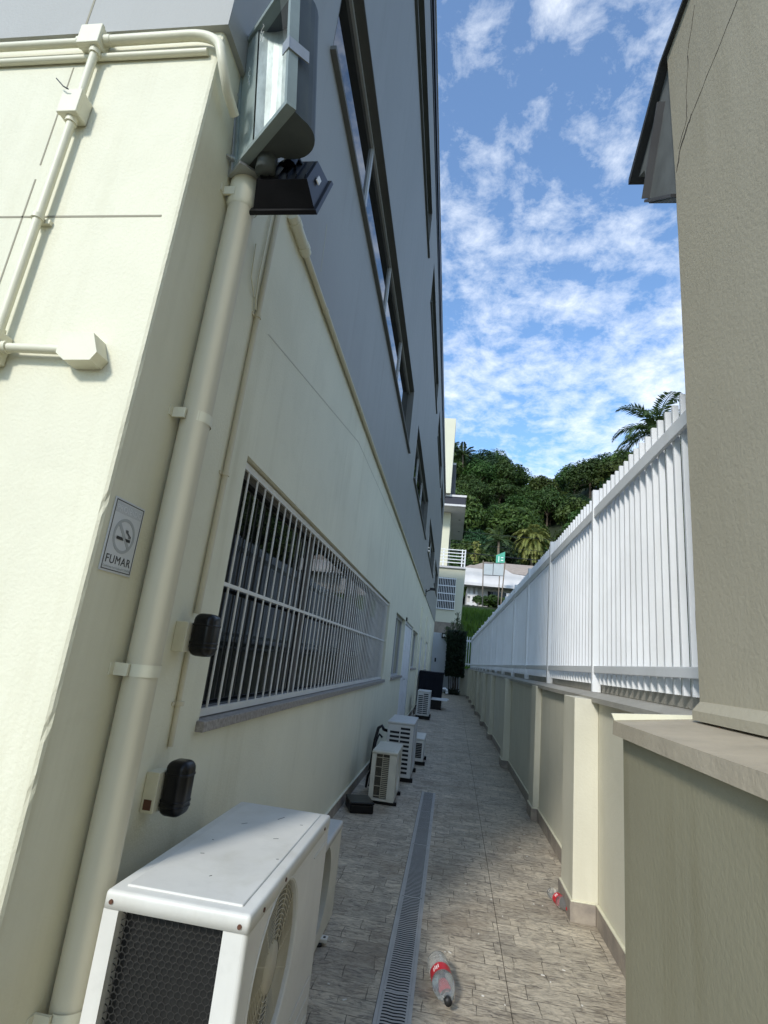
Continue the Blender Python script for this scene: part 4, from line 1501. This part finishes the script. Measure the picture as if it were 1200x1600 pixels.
# gate at the end
gt = thing('metal_gate', (-0.4, 29.1, 0), 'pale grey metal gate closing the alley beside the dark hedge', 'gate')
q = MB().box(-0.78, 0.62, 29.04, 29.08, 0.02, 2.95)
for z in (0.75, 1.5, 2.2):
    q.box(-0.78, 0.62, 29.03, 29.0395, z, z + 0.02)
q.build('gate_leaf', M['gate'], gt)
q = MB().box(-0.93, -0.785, 29.0, 29.1, 0.0, 2.95)
q.build('gate_post', M['gate'], gt)
MB().box(-0.78, -0.70, 28.98, 29.029, 1.45, 1.65, 0.01).build('lock', M['black'], gt)
lm = thing('gate_lamp', (-0.34, 29.0, 2.7), 'small square black wall lamp with white lens at the top of the gate', 'lamp')
MB().box(-0.50, -0.20, 28.93, 29.029, 2.68, 2.96, 0.01).build('housing', M['black'], lm)
MB().box(-0.44, -0.26, 28.905, 28.929, 2.76, 2.89, 0.02).build('lens', M['lens'], lm)

# ------------------------------------------------------------------ near right: neighbour's wall
nb = thing('neighbour_building', (1.6, -0.5, 0), 'greige rendered neighbour wall with a pillar standing on a broad coping', 'building')
XN = 0.550
YN = 1.862
MB().box(XN, XN + 0.35, -4.0, YN, -0.01, 1.243).build('low_wall', M['olive'], nb)
q = MB()
q.prism([(XN - 0.028, 1.2435), (XN + 0.30, 1.2435), (XN + 0.30, 1.318), (XN + 0.22, 1.316), (XN - 0.026, 1.284)], 'y', -4.0, YN + 0.012)
cp = q.build('coping', M['greige_cope'], nb)
q = MB()
q.prism([(XN - 0.022, 1.2855), (XN + 0.215, 1.3165), (XN + 0.225, 1.329), (XN - 0.030, 1.305)], 'y', YN + 0.0125, YN + 0.024)
q.build('coping_edge', M['cream_trim'], cp)
XP = 0.765
q = MB()
# upright wall, subdivided edge for a slightly uneven arris
rr = random.Random(3)
zsn = [1.34 + 0.05 * i for i in range(55)] + [4.09]
vs, fs = [], []
for i, z in enumerate(zsn):
    e = rr.uniform(-1, 1) * 0.0015
    yl = 1.842 + 0.028 * max(0.0, (z - 3.4)) / 0.7
    vs += [(XP, -4.0, z), (XP, yl - 0.012, z), (XP + 0.004 + e, yl - 0.003, z), (XP + 0.016, yl, z), (XP + 3.2, yl, z)]
    if i:
        o = 5 * i
        for k in range(4):
            fs.append((o - 5 + k, o - 4 + k, o + 1 + k, o + k))
q.add(vs, fs)
q.build('pillar', M['greige'], nb)
q = MB()
q.prism([(XP - 0.035, 1.318), (XP + 0.1, 1.318), (XP + 0.1, 1.375), (XP - 0.012, 1.372), (XP - 0.035, 1.345)], 'y', -4.0, 1.80)
q.build('base_moulding', M['greige'], nb)


def ribbon(pts, wd):
    q = MB()
    for (a, b) in zip(pts[:-1], pts[1:]):
        (ya, za, wa), (yb, zb, wb) = a, b
        d = Vector((yb - ya, zb - za)).normalized()
        nrm = Vector((-d.y, d.x))
        q.prism([(ya - nrm.x * wa * wd, za - nrm.y * wa * wd), (yb - nrm.x * wb * wd, zb - nrm.y * wb * wd),
                 (yb + nrm.x * wb * wd, zb + nrm.y * wb * wd), (ya + nrm.x * wa * wd, za + nrm.y * wa * wd)], 'x', XP - 0.0009, XP - 0.0002)
    return q


rr = random.Random(21)


def jag(p, n):
    out = []
    for (a, b) in zip(p[:-1], p[1:]):
        for k in range(n):
            u = k / n
            out.append((a[0] + (b[0] - a[0]) * u + rr.uniform(-1, 1) * 0.003, a[1] + (b[1] - a[1]) * u + rr.uniform(-1, 1) * 0.004, rr.uniform(0.3, 1.3)))
    return out + [(p[-1][0], p[-1][1], 0.2)]


ribbon(jag([(1.321, 3.549), (1.50, 3.53), (1.669, 3.511)], 5), 0.0018).build('crack', M['crack'], nb)
ribbon(jag([(1.669, 3.511), (1.70, 3.50), (1.777, 3.47), (1.816, 3.40)], 4), 0.0055).build('crack', M['crack'], nb)
ribbon(jag([(1.59, 3.97), (1.672, 3.832), (1.665, 3.79), (1.70, 3.65), (1.705, 3.54), (1.79, 3.49)], 4), 0.0022).build('crack', M['crack'], nb)

# eave of the neighbour's roof
q = MB()
q.prism([(1.90, 4.095), (2.31, 3.925), (2.30, 3.905), (2.22, 3.86), (2.175, 3.61), (1.872, 3.33), (1.872, 4.04)], 'x', XP + 0.02, XP + 3.2)
rf = q.build('eave', M['soffit'], nb)
q = MB()
q.prism([(-4.0, 4.075), (1.60, 4.10), (1.90, 4.115), (2.34, 3.935), (2.345, 3.905), (2.32, 3.90), (1.89, 4.095), (1.60, 4.082), (-4.0, 4.057)], 'x', XP - 0.018, XP + 3.2)
q.build('roof_sheet', M['roofing'], rf)
q = MB()
q.bar((XP + 0.012, 1.95, 3.95), (XP + 0.012, 2.17, 3.635), 0.012, 0.05, (1, 0, 0))
q.bar((XP + 0.012, 2.17, 3.62), (XP + 0.012, 1.875, 3.345), 0.012, 0.03, (1, 0, 0))
q.build('eave_batten', M['darkgrey'], rf)

# ------------------------------------------------------------------ beyond the alley: beige building
bb = thing('beige_building', (-2, 38, 0), 'beige building with a barred window, railed terrace and jutting white slab behind the alley', 'building')
Y0 = 34.0
q = MB()
q.prism([(-7, -1), (0.50, -1), (0.50, 3.4), (0.60, 7.30), (-7, 7.30)], 'y', Y0, 44)
q.build('wall', M['beige'], bb)
MB().box(-7, 0.60, Y0 - 0.12, 44.1, 7.305, 7.42).build('terrace_slab', M['housewhite'], bb)
MB().box(-7, 0.50, Y0 - 0.5, Y0 - 0.001, 3.05, 3.85).build('stone_band', M['brown'], bb)
MB().box(-0.5, 0.45, Y0 - 0.7, Y0 - 0.51, 3.0, 3.14).build('ledge', M['lens'], bb)
q = MB().box(-1.04, 0.05, Y0 - 0.02, Y0 - 0.001, 4.66, 6.68)
wn = q.build('window', M['dark'], bb)
q = MB()
for k in range(11):
    x = -1.03 + 0.107 * k
    q.box(x - 0.014, x + 0.014, Y0 - 0.06, Y0 - 0.035, 4.66, 6.68)
for z in (4.70, 5.2, 5.67, 6.15, 6.62):
    q.box(-1.06, 0.07, Y0 - 0.085, Y0 - 0.061, z - 0.03, z + 0.03)
q.build('window_bars', M['white'], wn)
q = MB()
for x in (-0.86, 0.33, 0.52):
    q.box(x - 0.035, x + 0.035, Y0 + 0.05, Y0 + 0.12, 7.421, 8.58)
for k in range(5):
    q.box(-3, 0.52, Y0 + 0.03, Y0 + 0.049, 7.66 + 0.21 * k, 7.71 + 0.21 * k)
for x in (0.50,):
    for k in range(5):
        q.box(0.49, 0.53, Y0 + 0.121, 43.9, 7.66 + 0.21 * k, 7.71 + 0.21 * k)
q.build('railing', M['white'], bb)
MB().box(-7, -0.62, Y0 + 1.6, 44, 7.421, 11.45).build('upper_storey', M['beige'], bb)
MB().box(-0.6195, -0.60, 37, 39.5, 7.5, 10.2).build('terrace_door', M['dark'], bb)
MB().box(-7, 0.33, Y0 + 0.0, 44, 11.455, 11.58).build('jutting_slab', M['housewhite'], bb)
MB().box(-7, 0.31, Y0 + 0.03, 43.9, 11.585, 12.08).build('fascia', M['navyband'], bb)
MB().box(-7, 0.36, Y0 - 0.02, 44.1, 12.085, 12.22).build('fascia_trim', M['housewhite'], bb)
MB().box(-7, -0.52, Y0 + 1.0, 43, 12.225, 14.7).build('roof_box', M['darkgrey'], bb)
MB().box(-7, -0.50, Y0 + 0.98, 43.02, 14.705, 14.85).build('roof_trim', M['housewhite'], bb)
MB().box(-7, -0.72, Y0 - 0.3, Y0 + 0.9, 12.225, 17.6).build('tower', M['beige'], bb)
q = MB()
for (x, y) in ((0.0, 37.5), (0.0, 41)):
    q.lathe([(0, 11.452), (0.09, 11.45), (0.09, 11.4545)], Matrix.Translation((x, y, 0)), 12)
q.build('ceiling_spot', M['dark'], bb)

# white house on the slope
hs = thing('white_house', (6, 60, 8), 'white single storey house with low tiled roof up on the grassy slope', 'house')
q = MB().box(1.4, 16, 60.8, 70, 7.6, 10.0)
q.build('wall', M['housewall'], hs)
q = MB()
pts = [(0.9, 10.35), (0.9, 12.05), (3.2, 12.0), (4.4, 12.35), (5.2, 12.30), (6.2, 11.75), (9.0, 11.55), (16, 11.5), (16, 10.35)]
q.prism(pts, 'y', 59.9, 60.15)
q.build('parapet', M['housewhite'], hs)
MB().box(0.8, 16, 59.2, 60.9, 10.02, 10.34).build('eave_slab', M['housewhite'], hs)
q = MB()
q.add([(0.9, 60.16, 12.0), (16, 60.16, 11.45), (13, 66, 14.0), (3.5, 66, 14.0), (0.9, 70, 12.0), (16, 70, 11.45)],
      [(0, 1, 2, 3), (0, 3, 4), (1, 5, 2), (3, 2, 5, 4)])
q.build('roof', M['tileroof'], hs)
q = MB()
q.add([(0.9, 59.95, 12.06), (3.2, 59.95, 12.02), (2.4, 62, 12.75), (1.6, 62, 12.75)], [(0, 1, 2, 3), ])
q.build('roof_slope', M['tileroof'], hs)
MB().box(3.7, 7.1, 60.72, 60.79, 7.9, 9.7).build('window', M['glass'], hs)
q = MB()
q.box(1.75, 2.05, 60.5, 60.7, 7.4, 10.0)
q.box(2.30, 2.55, 60.5, 60.7, 7.4, 10.0)
q.box(1.45, 2.54, 60.51, 60.69, 8.95, 9.25)
q.box(1.45, 2.54, 60.515, 60.685, 8.0, 8.25)
q.build('lattice_column', M['housewhite'], hs)
q = MB().box(5.1, 9.5, 54.0, 54.25, 7.6, 8.75)
tag(q.build('garden_wall', M['housewhite']), 'low white garden wall in front of the white house', 'wall')

# frame with two grey panels on posts, green board behind
fr_ = thing('panel_frame', (3.6, 52, 7.7), 'grey double panel held up on two weathered posts before the white house', 'sign frame')
for a, b in (((2.72, 52, 7.0), (2.56, 52, 11.45)), ((4.42, 52, 7.0), (4.64, 52, 11.5))):
    MB().tube([a, b], 0.055, 8).build('post', M['wood'], fr_)
for a, b in ((2.66, 3.50), (3.58, 4.52)):
    q = MB().box(a, b, 51.93, 51.97, 10.08 + (a - 2.66) * 0.03, 11.15 + (a - 2.66) * 0.09)
    q.build('panel', M['banner'], fr_)
q = MB()
q.bar((2.6, 51.99, 10.03), (4.6, 51.99, 10.12), 0.06, 0.06)
q.bar((2.6, 51.99, 11.2), (4.6, 51.99, 11.36), 0.06, 0.06)
q.bar((3.54, 51.99, 10.07), (3.54, 51.99, 11.27), 0.06, 0.06)
q.build('frame', M['galvdark'], fr_)
gs = thing('green_board', (4.3, 56, 8), 'small green board with white marks sticking up behind the grey panels', 'sign')
q = MB().prism([(4.05, 12.0), (4.95, 12.15), (4.95, 13.35), (4.05, 12.9)], 'y', 56.0, 56.06)
bd = q.build('board', M['green'], gs)
q = MB()
q.box(4.30, 4.38, 55.985, 55.999, 12.2, 12.8)
q.box(4.55, 4.80, 55.985, 55.999, 12.35, 12.45)
q.box(4.55, 4.80, 55.985, 55.999, 12.65, 12.73)
q.build('white_mark', M['lens'], bd)
MB().tube([(4.5, 56.1, 7.5), (4.5, 56.1, 12.5)], 0.05, 8).build('post', M['wood'], gs)

# overhead cables and their poles
for k, x in enumerate((-14.0, 34.0)):
    o = thing('utility_pole', (x, 57.5, terrain(x, 57.5)), 'concrete utility pole %s carrying the overhead cables' % ('left of the beige building' if k == 0 else 'right of the white house'),
              'utility pole')
    z0 = terrain(x, 57.5)
    MB().tube([(x, 57.5, z0 - 0.3), (x, 57.5, 17.5)], [0.17, 0.11], 10).build('shaft', M['housewall'], o)
    MB().box(x - 0.05, x + 0.05, 56.6, 58.4, 16.3, 16.42).build('crossarm', M['wood'], o)
for k, (y, z, lab) in enumerate(((56.9, 16.43, 'topmost thin dark overhead cable crossing before the wooded hill'), (57.38, 15.2, 'middle thin dark overhead cable crossing before the wooded hill'),
                                 (57.38, 14.2, 'lowest thick dark overhead cable crossing before the wooded hill'))):
    pts = [(-14 + 48 * i / 24, y, z - 1.2 * (1 - ((i - 12) / 12) ** 2)) for i in range(25)]
    tag(MB().tube(pts, 0.022 if k < 2 else 0.05, 6).build('overhead_cable', M['black']), lab, 'cable')

# ------------------------------------------------------------------ vegetation
def leaf_quads(q, c, r, n, size, rg, squash=0.8, up=0.35):
    """n leaf faces spread through a lump of radius r at c, denser towards its skin"""
    for _ in range(n):
        while True:
            d = Vector((rg.uniform(-1, 1), rg.uniform(-1, 1), rg.uniform(-1, 1)))
            if 0.05 < d.length < 1:
                break
        d.normalize()
        if d.z < -0.45 and rg.random() < 0.7:
            d.z = -d.z
        rad = r * (0.62 + 0.42 * rg.random() ** 0.6)
        p_ = Vector(c) + Vector((d.x, d.y, d.z * squash)) * rad
        nrm = (d + Vector((rg.uniform(-1, 1), rg.uniform(-1, 1), rg.uniform(-1, 1))) * 0.75 + Vector((0, 0, up))).normalized()
        u = nrm.orthogonal().normalized()
        a = rg.uniform(0, 2 * PI)
        v = nrm.cross(u)
        u, v = u * math.cos(a) + v * math.sin(a), v * math.cos(a) - u * math.sin(a)
        s = size * rg.uniform(0.55, 1.35)
        w_ = s * rg.uniform(0.35, 0.6)
        q.add([p_ - u * s, p_ - v * w_ + nrm * 0.1 * s, p_ + u * s, p_ + v * w_ + nrm * 0.1 * s], [(0, 1, 2, 3)])


def make_tree(kind, seed, h, cr, leaf, n_l, size, label, cat='tree', spread=1.0):
    """a broadleaf tree at the origin: forked trunk, crown of leaf lumps"""
    rg = random.Random(seed)
    o = thing(kind, (0, 0, 0), label, cat, 'trees of the wooded hillside')
    t_ = MB()
    lean = rg.uniform(-0.6, 0.6)
    top = Vector((lean, rg.uniform(-0.5, 0.5), h * 0.55))
    t_.tube([(0, 0, -1.5), (lean * 0.3, 0, h * 0.28), top], [0.30, 0.22, 0.14], 7)
    lumps = []
    nl = rg.randint(15, 19)
    for i in range(nl):
        a = 2.399 * i + rg.uniform(-0.5, 0.5)
        rad = cr * 0.66 * math.sqrt((i + 0.4) / nl) * rg.uniform(0.8, 1.2) * spread
        zz = h * (0.84 - 0.62 * (rad / cr) ** 1.4) + rg.uniform(-0.9, 0.5)
        lumps.append((Vector((top.x + rad * math.cos(a), top.y + rad * math.sin(a), zz)), cr * rg.uniform(0.30, 0.50)))
        if i % 2 == 0:
            t_.tube([top * 0.75, (top + lumps[-1][0]) * 0.5 + Vector((0, 0, -0.5)), lumps[-1][0]], [0.12, 0.08, 0.03], 5)
    t_.build('trunk', M['bark'], o)
    q = MB()
    for c, r in lumps:
        leaf_quads(q, c, r, n_l // nl, size, rg)
    q.build('crown', leaf, o)
    return o


PROT = []
LBL = ['dark green broadleaf tree crowded into the wooded hillside', 'olive green broadleaf tree crowded into the wooded hillside',
       'deep bluish green broadleaf tree crowded into the wooded hillside']
kinds = [('leaf', 0), ('leaf', 0), ('leafolive', 1), ('leafblue', 2), ('leaf', 0), ('leafolive', 1), ('leafblue', 2)]
for i, (lm_, li) in enumerate(kinds):
    PROT.append(make_tree('broadleaf_tree', 40 + i, 8.5 + (i % 3) * 1.2, 4.6 + (i % 2) * 0.9, M[lm_], 4200, 0.23 + 0.05 * (i % 3), LBL[li], spread=1.0))
rg = random.Random(77)
cand = []
for row in range(13):
    y = 70 + row * 6.6
    n = 13 if row < 12 else 15
    x0_, x1_ = -10 - row * 0.9, 46 + row * 3.2
    step = 5.6 + row * 0.16
    x = x0_ + (row % 2) * step * 0.5
    while x < x1_:
        cand.append((x + rg.uniform(-1.6, 1.6), y + rg.uniform(-2, 2)))
        x += step * (1.0 if x < 45 else 1.5)
used = set()
for (x, y) in cand:
    if x > 0 and x < 17 and y < 72:
        continue
    i = rg.randrange(len(PROT))
    if y > 132:
        i = rg.choice((0, 3, 4, 6))
    if i not in used:
        used.add(i)
        o = PROT[i]
    else:
        o = copy_tree(PROT[i])
    o.location = (x, y, terrain(x, y) - 1.6)
    o.rotation_euler = (rg.uniform(-0.05, 0.05), rg.uniform(-0.05, 0.05), rg.uniform(0, 2 * PI))
    s = rg.uniform(0.72, 1.18)
    o.scale = (s * rg.uniform(0.9, 1.12), s * rg.uniform(0.9, 1.12), s * rg.uniform(0.85, 1.15))


def frond(q, base, az, elev, L_, droop, n, leaflet, lw, rg, vee=0.4):
    """one feathered palm frond as leaflet blades along an arching rib"""
    p_ = Vector(base)
    d = Vector((math.cos(az) * math.cos(elev), math.sin(az) * math.cos(elev), math.sin(elev)))
    st = L_ / n
    pts = [p_.copy()]
    for k in range(n):
        d = (d + Vector((0, 0, -droop * (0.3 + 1.2 * k / n) / n))).normalized()
        p_ = p_ + d * st
        pts.append(p_.copy())
        side = d.cross(Vector((0, 0, 1)))
        if side.length < 0.05:
            side = Vector((math.sin(az), -math.cos(az), 0))
        side.normalize()
        upv_ = side.cross(d)
        f = math.sin(PI * (0.12 + 0.82 * k / n)) ** 0.7
        for sg in (-1, 1):
            for h_ in (0.0, 0.5):
                b0 = p_ - d * st * h_
                tip = b0 + (side * sg + d * 0.75 + upv_ * vee * 0.6 + Vector((0, 0, -0.35 - 0.3 * rg.random()))).normalized() * leaflet * f * rg.uniform(0.85, 1.1)
                mid = (b0 + tip) * 0.5 + upv_ * 0.08 * leaflet
                w_ = d * lw
                q.add([b0, mid - w_, tip, mid + w_], [(0, 1, 2, 3)])
    q.tube(pts, [0.03 * L_ / 3 * (1 - 0.8 * i / n) + 0.006 for i in range(n + 1)], 5)


def palm(loc, h, L_, nf, leaf, seed, label, droop=1.1, leaflet=0.6, lw=0.035, e0=1.25, e1=-0.5, trunk_r=0.14, skirt_=False):
    rg = random.Random(seed)
    o = thing('palm_tree', loc, label, 'palm tree')
    x, y, z = loc
    t_ = MB().tube([(x, y, z - 0.5), (x + 0.1, y, z + h * 0.5), (x, y, z + h)], [trunk_r * 1.2, trunk_r, trunk_r * 0.85], 10)
    t_.build('trunk', M['palmbark'], o)
    q = MB()
    for k in range(nf):
        u = (k + 0.5) / nf
        frond(q, (x, y, z + h), 2.399 * k + rg.uniform(-0.2, 0.2), e0 + (e1 - e0) * u + rg.uniform(-0.1, 0.1), L_ * rg.uniform(0.85, 1.1), droop * rg.uniform(0.8, 1.2), 14, leaflet, lw, rg)
    q.build('crown', leaf, o)
    if skirt_:
        q = MB()
        for k in range(26):
            frond(q, (x, y, z + h - 0.2), 2.399 * k, -1.0 + rg.uniform(-0.25, 0.25), L_ * 0.6, 0.6, 8, leaflet * 0.5, lw, rg)
        q.build('dead_fronds', M['wood'], o)
    return o


palm((5.05, 14.0, 0), 8.05, 1.2, 20, M['palmleaf'], 5, 'green feather palm rising above the white picket fence', 2.0, 0.36, 0.028, 1.35, -0.2, trunk_r=0.10)
z_ = terrain(10.9, 80)
palm((10.9, 80, z_), 20.6 - z_, 3.6, 46, M['palmyellow'], 9, 'yellow green drooping palm above the white house', 2.6, 1.0, 0.10, 1.3, -0.9, 0.22, True)
z_ = terrain(5.9, 78)
palm((5.9, 78, z_), 19.6 - z_, 3.4, 15, M['palmleaf'], 12, 'smaller dark green palm between the terrace and the yellow green palm', 1.5, 0.8, 0.07, 1.2, -0.4, 0.2)
z_ = terrain(-0.3, 122)
palm((-0.3, 122, z_), 50.6 - z_, 3.2, 12, M['palmleaf'], 15, 'tall palm silhouetted on the hill crest beside the beige tower', 1.3, 1.0, 0.16, 1.2, -0.2, 0.2)
z_ = terrain(-2.2, 118)
palm((-3.6, 118, z_), 49.6 - z_, 3.4, 12, M['palmleaf'], 16, 'palm on the hill crest mostly hidden by the beige tower', 1.3, 1.0, 0.16, 1.2, -0.2, 0.2)

# climbing plant on a bare trunk beside the palms
cp_ = thing('vine_clad_trunk', (2.25, 62.5, terrain(2.25, 62.5)), 'slim trunk smothered in bright yellow green vine behind the white house', 'tree')
rg = random.Random(4)
MB().tube([(2.25, 70.5, 8), (2.3, 70.5, 17.4)], [0.12, 0.06], 7).build('trunk', M['bark'], cp_)
q = MB()
for k in range(16):
    leaf_quads(q, (2.28 + 0.05 * k / 8 + rg.uniform(-0.2, 0.2), 70.5, 11.5 + 0.38 * k), 0.5, 26, 0.2, rg)
q.build('foliage', M['palmyellow'], cp_)

# bushes round the white house
for k, (x, y, s, lab) in enumerate(((4.9, 57.0, 0.9, 'round green bush below the big window of the white house'), (3.0, 57.4, 0.7, 'small green bush left of the big window of the white house'),
                                    (7.0, 72.5, 2.1, 'low dark bush at the foot of the palms behind the white house'), (10.2, 73.0, 2.3, 'big dark bush at the foot of the yellow green palm'))):
    o = thing('bush', (x, y, terrain(x, y)), lab, 'bush')
    z_ = terrain(x, y) + (3.0 if y > 70 else 0.3)
    MB().tube([(x, y, terrain(x, y) - 0.3), (x, y, z_)], 0.06, 6).build('stem', M['bark'], o)
    q = MB()
    for j in range(7):
        leaf_quads(q, (x + rg.uniform(-1, 1) * s, y + rg.uniform(-0.7, 0.7) * s, z_ + rg.uniform(-0.1, 0.7) * s), 0.6 * s, 120, 0.13 * (1 + 0.4 * s), rg)
    q.build('foliage', M['leaf'], o)

# clipped hedge tree at the end of the alley and the loose shrub above it
hd = thing('clipped_tree', (0.28, 27.7, 0), 'dark clipped column of foliage on thin trunks at the end of the alley', 'tree')
q = MB()
for (x, y) in ((0.22, 27.7), (0.36, 27.75), (0.46, 27.68)):
    q.tube([(x, y, 0), (x + 0.02, y, 0.5), (x - 0.03, y, 1.2)], 0.035, 7)
q.build('trunk', M['bark'], hd)
MB().box(-0.06, 0.62, 27.52, 28.0, 0.95, 2.95, 0.08, 3).build('dark_core', M['hedge'], hd)  # solid box standing in for the shaded interior of the foliage
q = MB()
rg = random.Random(6)
for k in range(3200):
    x = rg.uniform(-0.12, 0.68)
    y = rg.uniform(27.45, 28.05)
    z = rg.uniform(0.85, 3.05)
    f = rg.randrange(4)
    if f == 0:
        y = 27.45 + rg.uniform(-0.05, 0.06)
    elif f == 1:
        x = -0.12 + rg.uniform(-0.05, 0.06)
    elif f == 2:
        x = 0.68 + rg.uniform(-0.06, 0.05)
    a = Vector((rg.uniform(-1, 1), rg.uniform(-1, 1), rg.uniform(-1, 1))).normalized()
    b = a.orthogonal().normalized()
    s = 0.085
    p_ = Vector((x, y, z))
    q.add([p_ - a * s, p_ - b * s * 0.5, p_ + a * s, p_ + b * s * 0.5], [(0, 1, 2, 3)])
q.build('crown', M['hedge'], hd)
sh = thing('shrub', (0.2, 28.7, 0), 'loose light green shrub poking up above the clipped dark foliage', 'shrub')
q = MB()
ql = MB()
for k in range(16):
    x = rg.uniform(-0.35, 0.65)
    z1 = 3.2 + 0.85 * math.exp(-((x - 0.25) / 0.22) ** 2) * rg.uniform(0.6, 1.1)
    q.tube([(0.2 + 0.3 * (x - 0.2), 28.75, 0.0), (x * 0.8 + 0.05, 28.7, 2.4), (x, 28.6, z1)], 0.012, 5)
    for j in range(46):
        u = rg.random()
        c = Vector((x * (0.8 + 0.2 * u) + rg.uniform(-0.09, 0.09), 28.65 + rg.uniform(-0.1, 0.1), 2.4 + (z1 - 2.4) * u))
        a = Vector((rg.uniform(-1, 1), rg.uniform(-1, 1), rg.uniform(0.2, 1.4))).normalized()
        b = a.orthogonal().normalized()
        ql.add([c, c + a * 0.07 - b * 0.022, c + a * 0.14, c + a * 0.07 + b * 0.022], [(0, 1, 2, 3)])
q.build('stem', M['bark'], sh)
ql.build('foliage', M['shrub'], sh)
# leaf litter bed under it
q = MB()
for k in range(500):
    c = Vector((rg.uniform(-0.1, 0.55), rg.uniform(27.2, 28.2), rg.uniform(0.0, 0.28) * rg.random()))
    a = Vector((rg.uniform(-1, 1), rg.uniform(-1, 1), rg.uniform(0, 1))).normalized()
    b = a.orthogonal().normalized()
    q.add([c, c + a * 0.06 - b * 0.02, c + a * 0.12, c + a * 0.06 + b * 0.02], [(0, 1, 2, 3)])
tag(q.build('ground_cover', M['hedge']), 'dark low ground cover growing at the foot of the clipped foliage', 'ground cover', kind='stuff')

# grass on the bank
q = MB()
rg = random.Random(10)
for k in range(15000):
    x = rg.uniform(0.4, 9.5)
    y = 30.5 + 22 * rg.random()
    z = terrain(x, y)
    L_ = rg.uniform(0.25, 0.6)
    a = rg.uniform(0, 2 * PI)
    wv = 0.035 + 0.0006 * (y - 30)
    dx, dy = math.cos(a), math.sin(a)
    lx, ly = rg.uniform(-0.22, 0.22), rg.uniform(-0.22, 0.22)
    q.add([(x - dx * wv, y - dy * wv, z - 0.03), (x + dx * wv, y + dy * wv, z - 0.03), (x + lx, y + ly, z + L_)], [(0, 1, 2)])
tag(q.build('grass', M['grass']), 'long green grass covering the bank below the white house', 'grass', kind='stuff')
